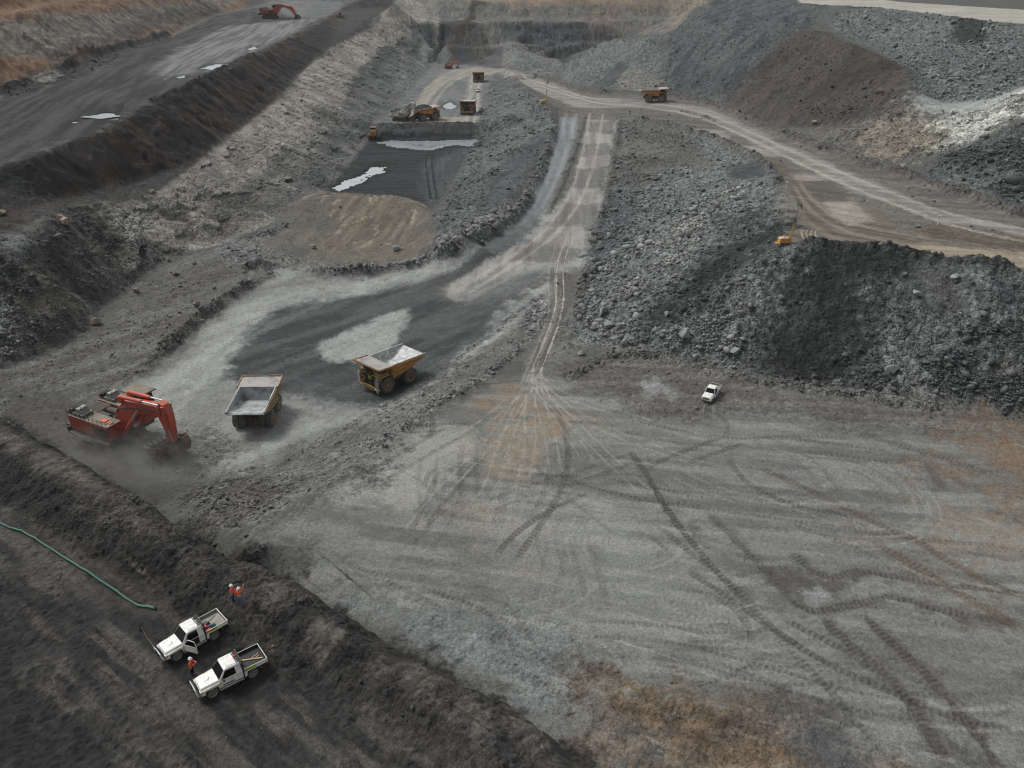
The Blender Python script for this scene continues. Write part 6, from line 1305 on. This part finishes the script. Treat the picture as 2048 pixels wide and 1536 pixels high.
rp_.color_ramp.elements[0].color = (.22, .22, .21, 1); rp_.color_ramp.elements[1].color = (.36, .40, .42, 1); t_.links.new(rp_.outputs[0], b_.inputs['Base Color'])  # paler tone stands in for bright sky reflected in the water
bb_ = t_.nodes.new('ShaderNodeBump'); bb_.inputs['Strength'].default_value = .03; t_.links.new(tx.outputs['Fac'], bb_.inputs['Height']); t_.links.new(bb_.outputs['Normal'], b_.inputs['Normal'])
M['water'] = wm
for W_, lv in POOLS:
    ctr = W_.mean(0); out = [c_ + (c_ - ctr) / (np.linalg.norm(c_ - ctr) + 1e-6) * 2.5 for c_ in W_]
    me_ = bpy.data.meshes.new('water'); bm = bmesh.new(); f_ = bm.faces.new([bm.verts.new((p[0], p[1], lv)) for p in out]); bmesh.ops.triangulate(bm, faces=[f_]); bm.to_mesh(me_); bm.free()
    o = bpy.data.objects.new('water', me_); C.objects.link(o); me_.materials.append(wm); o['kind'] = 'structure'

# ------------------------------------------------------------------ broken rock lying on the slopes
rng = np.random.default_rng(5)
def hull(seed):
    r_ = random.Random(seed); bm = bmesh.new()
    for k in range(11):
        v = Vector((r_.gauss(0, 1), r_.gauss(0, 1), r_.gauss(0, 1))).normalized(); bm.verts.new((v.x * r_.uniform(.75, 1.1), v.y * r_.uniform(.6, 1.0), v.z * r_.uniform(.45, .8)))
    bmesh.ops.convex_hull(bm, input=bm.verts); bmesh.ops.delete(bm, geom=[v for v in bm.verts if not v.link_faces], context='VERTS'); bmesh.ops.triangulate(bm, faces=bm.faces)
    bm.verts.index_update(); vs = np.array([v.co[:] for v in bm.verts]); fs = np.array([[v.index for v in f.verts] for f in bm.faces]); bm.free(); return vs, fs
PROTO = [hull(s_) for s_ in range(14)]
rm, t_, b_ = new_mat('broken_rock')
a_ = t_.nodes.new('ShaderNodeAttribute'); a_.attribute_name = 'Col'; nz = t_.nodes.new('ShaderNodeTexNoise'); nz.inputs['Scale'].default_value = 3; nz.inputs['Detail'].default_value = 4
g_ = t_.nodes.new('ShaderNodeNewGeometry'); t_.links.new(g_.outputs['Position'], nz.inputs['Vector'])
mm = t_.nodes.new('ShaderNodeMath'); mm.operation = 'MULTIPLY_ADD'; t_.links.new(nz.outputs['Fac'], mm.inputs[0]); mm.inputs[1].default_value = .7; mm.inputs[2].default_value = .65
vv = t_.nodes.new('ShaderNodeVectorMath'); vv.operation = 'SCALE'; t_.links.new(a_.outputs['Color'], vv.inputs[0]); t_.links.new(mm.outputs[0], vv.inputs['Scale']); t_.links.new(vv.outputs[0], b_.inputs['Base Color']); b_.inputs['Roughness'].default_value = .9
b_.inputs['Specular IOR Level'].default_value = .25
# chance of a stone by how stony the ground is and how much of it there is
rubg = np.clip(rub.reshape(NR, NAc), 0, 1.5)
da = np.gradient(az)[None, :] * rad[:, None]; dr_ = np.gradient(rad)[:, None]
area = da * dr_
inv = (np.abs(az)[None, :] < R(40)) * (rad[:, None] < 560) * (rad[:, None] > 34)
wgt = (np.clip(rubg - .14, 0, 2) ** 1.6 * area * np.clip(130 / rad[:, None], .15, 1.3) * inv).ravel().astype(np.float64)
clump = np.clip(.55 + 1.3 * med + .8 * sml, .04, 2.5); wgt *= clump * (1 - .8 * wallk)
spoil = (X > 5) & (Y < 330) & (Y > 90) & (Zt < 24) & (slope > .18)
foot = np.clip((26 - Zt) / 14, .15, 1.5).astype(np.float32)
wgt *= np.where(spoil, foot ** 1.3, 1.0)
NRK = 72000
pick = rng.choice(N, NRK, p=wgt / wgt.sum(), replace=True)
def rocks(name, pk, smin, smax, expo, seed, bright=1.15, hi=1.3):
    rg = np.random.default_rng(seed); n = len(pk)
    s_ = smin * (1 - rg.random(n) * (1 - (smin / smax) ** expo)) ** (-1 / expo)
    s_ *= np.clip(.5 + .45 * stn[pk], .45, 1.2) * np.clip(DIST[pk] / 160, .8, 1.25) * np.clip(330 / DIST[pk], .6, 1) * np.clip(DIST[pk] / 95, .4, 1) * np.where(spoil[pk], .65 + .55 * foot[pk], 1)
    px = X[pk] + rg.uniform(-.6, .6, n); py = Y[pk] + rg.uniform(-.6, .6, n); pz = Zv(px, py)
    s_ *= 1 + 1.0 * (rg.random(n) > .94) * (stn[pk] > .9)
    V, F, K = [], [], []; o = 0
    ty = rg.integers(0, len(PROTO), n)
    for k, (pv, pf) in enumerate(PROTO):
        id_ = np.nonzero(ty == k)[0]; m = len(id_)
        if not m: continue
        a = rg.uniform(0, 6.283, m); tl = rg.uniform(-.6, .6, m); sc3 = s_[id_][:, None] * rg.uniform(.7, 1.2, (m, 3)) * .5
        q_ = pv[None] * sc3[:, None, :]
        y1 = q_[..., 1] * np.cos(tl)[:, None] - q_[..., 2] * np.sin(tl)[:, None]; z1 = q_[..., 1] * np.sin(tl)[:, None] + q_[..., 2] * np.cos(tl)[:, None]
        x1 = q_[..., 0] * np.cos(a)[:, None] - y1 * np.sin(a)[:, None]; y2 = q_[..., 0] * np.sin(a)[:, None] + y1 * np.cos(a)[:, None]
        w_ = np.stack([x1 + px[id_][:, None], y2 + py[id_][:, None], z1 + (pz[id_] + s_[id_] * .12)[:, None]], -1)
        V.append(w_.reshape(-1, 3)); F.append((pf[None] + (np.arange(m) * len(pv))[:, None, None] + o).reshape(-1, 3)); o += m * len(pv)
        c = col[pk[id_]]; g = c.mean(1, keepdims=True); c = c * .6 + g * .4
        c = c * (bright * (rg.uniform(.62, hi, (m, 1)) ** (1.0 if hi < 1.5 else 1.3) + .5 * (rg.random((m, 1)) > .95))) + .012
        K.append(np.repeat(c, len(pv), 0))
    V, F, K = np.concatenate(V), np.concatenate(F), np.concatenate(K)
    me_ = bpy.data.meshes.new(name); me_.vertices.add(len(V)); me_.vertices.foreach_set('co', V.astype(np.float32).ravel())
    me_.loops.add(F.size); me_.loops.foreach_set('vertex_index', F.astype(np.int32).ravel()); me_.polygons.add(len(F)); me_.polygons.foreach_set('loop_start', (np.arange(len(F)) * 3).astype(np.int32))
    me_.update(calc_edges=True)
    ca_ = me_.color_attributes.new('Col', 'FLOAT_COLOR', 'POINT'); ca_.data.foreach_set('color', np.concatenate([K, np.ones((len(K), 1))], 1).astype(np.float32).ravel())
    ob = bpy.data.objects.new(name, me_); C.objects.link(ob); me_.materials.append(rm); return ob
o_ = rocks('rock_rubble', pick, .28, 2.2, 2.6, 8, 1.22); o_['kind'] = 'stuff'; o_['label'] = 'broken grey rock strewn over the slopes, banks and windrows'; o_['category'] = 'rubble'
wg2 = (np.clip(rubg, .1, .6) * area * (np.abs(az)[None, :] < R(45)) * (rad[:, None] < 95) * (Zgrid > 19)).ravel().astype(np.float64) * clump
pk2 = rng.choice(N, 30000, p=wg2 / wg2.sum())
o_ = rocks('bench_gravel', pk2, .10, .7, 2.5, 9, 1.6, 2.2); o_['kind'] = 'stuff'; o_['label'] = 'dark gravel scattered over the near bench'; o_['category'] = 'gravel'
wg3 = (np.clip(rubg, .1, .5) * area * (np.abs(az)[None, :] < R(45)) * (rad[:, None] < 150) * (Zgrid < 15)).ravel().astype(np.float64) * clump
pk3 = rng.choice(N, 20000, p=wg3 / wg3.sum())
o_ = rocks('floor_gravel', pk3, .12, .7, 2.8, 10, 1.1, 1.5); o_['kind'] = 'stuff'; o_['label'] = 'fine stones scattered over the grey bench and the loop road'; o_['category'] = 'gravel'
# single boulders that stand out
def boulder(label, u, v, s_, hexc, seed, group):
    x, y, _ = hit(u, v); pv, pf = PROTO[seed % 14]
    me_ = bpy.data.meshes.new('boulder'); me_.from_pydata([tuple(p * s_ * .5) for p in pv], [], [tuple(map(int, f)) for f in pf])
    o = bpy.data.objects.new('boulder', me_); C.objects.link(o); o.location = (x, y, Zs(x, y) + s_ * .22); o.rotation_euler = (0, 0, seed * 1.7)
    me_.materials.append(hexc); bv = o.modifiers.new('bevel', 'BEVEL'); bv.width = s_ * .03; bv.segments = 2
    o['label'] = label; o['category'] = 'boulder'; o['group'] = group
pale = mat('pale_boulder', '#8b8f8e', .9, 0, '#727675', .5, .8); tanb = mat('tan_boulder', '#8e8473', .9, 0, '#746b5e', .5, .8)
for i, (lb, u, v, s_, m_) in enumerate((
    ('large pale boulder at the foot of the rock slope, above the lone white ute', 1370, 680, 3.2, pale), ('upright rounded boulder at the slope foot, right of the lone white ute', 1470, 712, 2.4, pale),
    ('isolated pale boulder at the left edge of the rock slope foot', 1162, 711, 1.8, pale), ('pale block lying high on the dark slope near its right crest', 1908, 565, 2.0, pale),
    ('large pale boulder under the dark slope crest on the far right', 1835, 592, 2.4, pale), ('flat pale slab on the gravel just above the lone white ute', 1390, 722, 1.9, pale),
    ('pale boulder at the slope foot on the right edge of the rubble', 1780, 742, 2.8, pale), ('largest boulder of the pale rubble at the lower left of the right slope', 1205, 630, 3.0, pale),
    ('leaning boulder just below the largest one on the right slope', 1215, 655, 2.6, pale), ('pale block half way down the grey part of the right slope', 1333, 633, 1.8, pale),
    ('long tan slab on the dark ledge at the left edge above the rubble slope', 132, 452, 3.6, tanb), ('standing tan boulder beside the long slab on the left ledge', 122, 440, 2.8, tanb),
    ('round pale boulder at the left edge of the dark ledge', 3, 430, 2.6, tanb), ('tan boulder at the top of the pale rock wall where it meets the dark gully', 305, 388, 2.4, tanb),
    ('pale rock at the foot of the left rubble slope by the flat ground', 192, 650, 2.8, tanb), ('pale flat rock at the mouth of the left slope, on grey ground', 272, 585, 2.6, tanb),
    ('pale rocks end block on the grey flat left of the dark windrow heap', 352, 550, 2.2, tanb), ('tan boulder standing in the windrow left of the loop road', 392, 613, 2.2, tanb),
    ('round pale boulder on the near edge of the tan mound', 793, 500, 2.6, pale), ('boulder in the small cluster below the tan mound', 625, 497, 2.2, pale),
    ('pale boulder on the windrow between the loop road and the grey bench', 848, 793, 1.9, pale), ('large pale boulder below the brown lobe of the far dump', 1757, 190, 3.6, tanb),
    ('white rimmed boulder at the foot of the brown lobe beside the haul road', 1627, 250, 2.8, tanb), ('pale boulder on the haul road bend island', 1835, 456, 1.6, pale),
    ('orange brown stone on the dark bench behind the ute with the black tray', 547, 1300, .35, tanb))):
    boulder(lb, u, v, s_, m_, i + 3, 'boulders that stand out from the rubble')

# ------------------------------------------------------------------ dust in the air
def dust(u, v, size, dens, seed, rz=0, lift=.35, colr=(.60, .59, .57)):
    x, y, _ = hit(u, v)
    me_ = bpy.data.meshes.new('dust_cloud'); bm = bmesh.new(); bmesh.ops.create_icosphere(bm, subdivisions=3, radius=1.0); bm.to_mesh(me_); bm.free()
    o = bpy.data.objects.new('dust_cloud', me_); C.objects.link(o); o.location = (x, y, gz(x, y, 2) + size[2] * lift); o.scale = size; o.rotation_euler = (0, 0, R(rz))
    m_ = bpy.data.materials.new('dust'); m_.use_nodes = True; t_ = m_.node_tree; t_.nodes.remove(t_.nodes['Principled BSDF']); out = t_.nodes['Material Output']
    pv = t_.nodes.new('ShaderNodeVolumePrincipled'); pv.inputs['Color'].default_value = (*colr, 1); pv.inputs['Anisotropy'].default_value = .2
    tc = t_.nodes.new('ShaderNodeTexCoord'); ln = t_.nodes.new('ShaderNodeVectorMath'); ln.operation = 'LENGTH'; t_.links.new(tc.outputs['Object'], ln.inputs[0])
    nz = t_.nodes.new('ShaderNodeTexNoise'); nz.inputs['Scale'].default_value = 2.2; nz.inputs['Detail'].default_value = 4; nz.inputs['Roughness'].default_value = .6
    ad = t_.nodes.new('ShaderNodeVectorMath'); ad.operation = 'ADD'; t_.links.new(tc.outputs['Object'], ad.inputs[0]); ad.inputs[1].default_value = (seed, seed * .7, 0); t_.links.new(ad.outputs[0], nz.inputs['Vector'])
    def mt(op, a, b=None, c=None, clamp=False):
        n = t_.nodes.new('ShaderNodeMath'); n.operation = op; n.use_clamp = clamp
        for k, s2 in enumerate((a, b, c)):
            if s2 is None: continue
            if isinstance(s2, (int, float)): n.inputs[k].default_value = s2
            else: t_.links.new(s2, n.inputs[k])
        return n.outputs[0]
    fall = mt('SUBTRACT', 1.0, ln.outputs['Value'], clamp=True)
    nn = mt('SUBTRACT', nz.outputs['Fac'], .38, clamp=True)
    t_.links.new(mt('MULTIPLY', mt('MULTIPLY', fall, nn), dens * 8), pv.inputs['Density'])
    t_.links.new(pv.outputs[0], out.inputs['Volume']); me_.materials.append(m_)
    o['kind'] = 'stuff'; o['label'] = 'haze of pale dust hanging over the diggings'; o['category'] = 'dust'
dust(285, 938, (15, 9, 5.5), .12, 1.0, -30)
dust(205, 915, (8, 6, 3), .05, 9.0, 0)
dust(130, 900, (12, 6, 3), .04, 6.0, -30)
dust(1262, 203, (13, 5, 5), .10, 2.0)
dust(575, 34, (24, 12, 14), .035, 3.0, 0, .6)
dust(985, 138, (30, 12, 9), .03, 4.0)
dust(500, 860, (22, 9, 4), .02, 5.0, 20)
hz = MB().box(-1100, 1100, -70, 1900, -4, 141).build('haze', 'white')
hz.data.materials.clear(); m_ = bpy.data.materials.new('haze'); m_.use_nodes = True; m_.node_tree.nodes.remove(m_.node_tree.nodes['Principled BSDF'])
pv = m_.node_tree.nodes.new('ShaderNodeVolumePrincipled'); pv.inputs['Color'].default_value = (.80, .84, .88, 1); pv.inputs['Density'].default_value = .00008
m_.node_tree.links.new(pv.outputs[0], m_.node_tree.nodes['Material Output'].inputs['Volume']); hz.data.materials.append(m_); hz['kind'] = 'stuff'; hz['label'] = 'thin haze in the air over the mine'; hz['category'] = 'haze'
scene.cycles.volume_step_rate = 2.0
scene.cycles.volume_max_steps = 64
scene.cycles.filter_width = 1.1
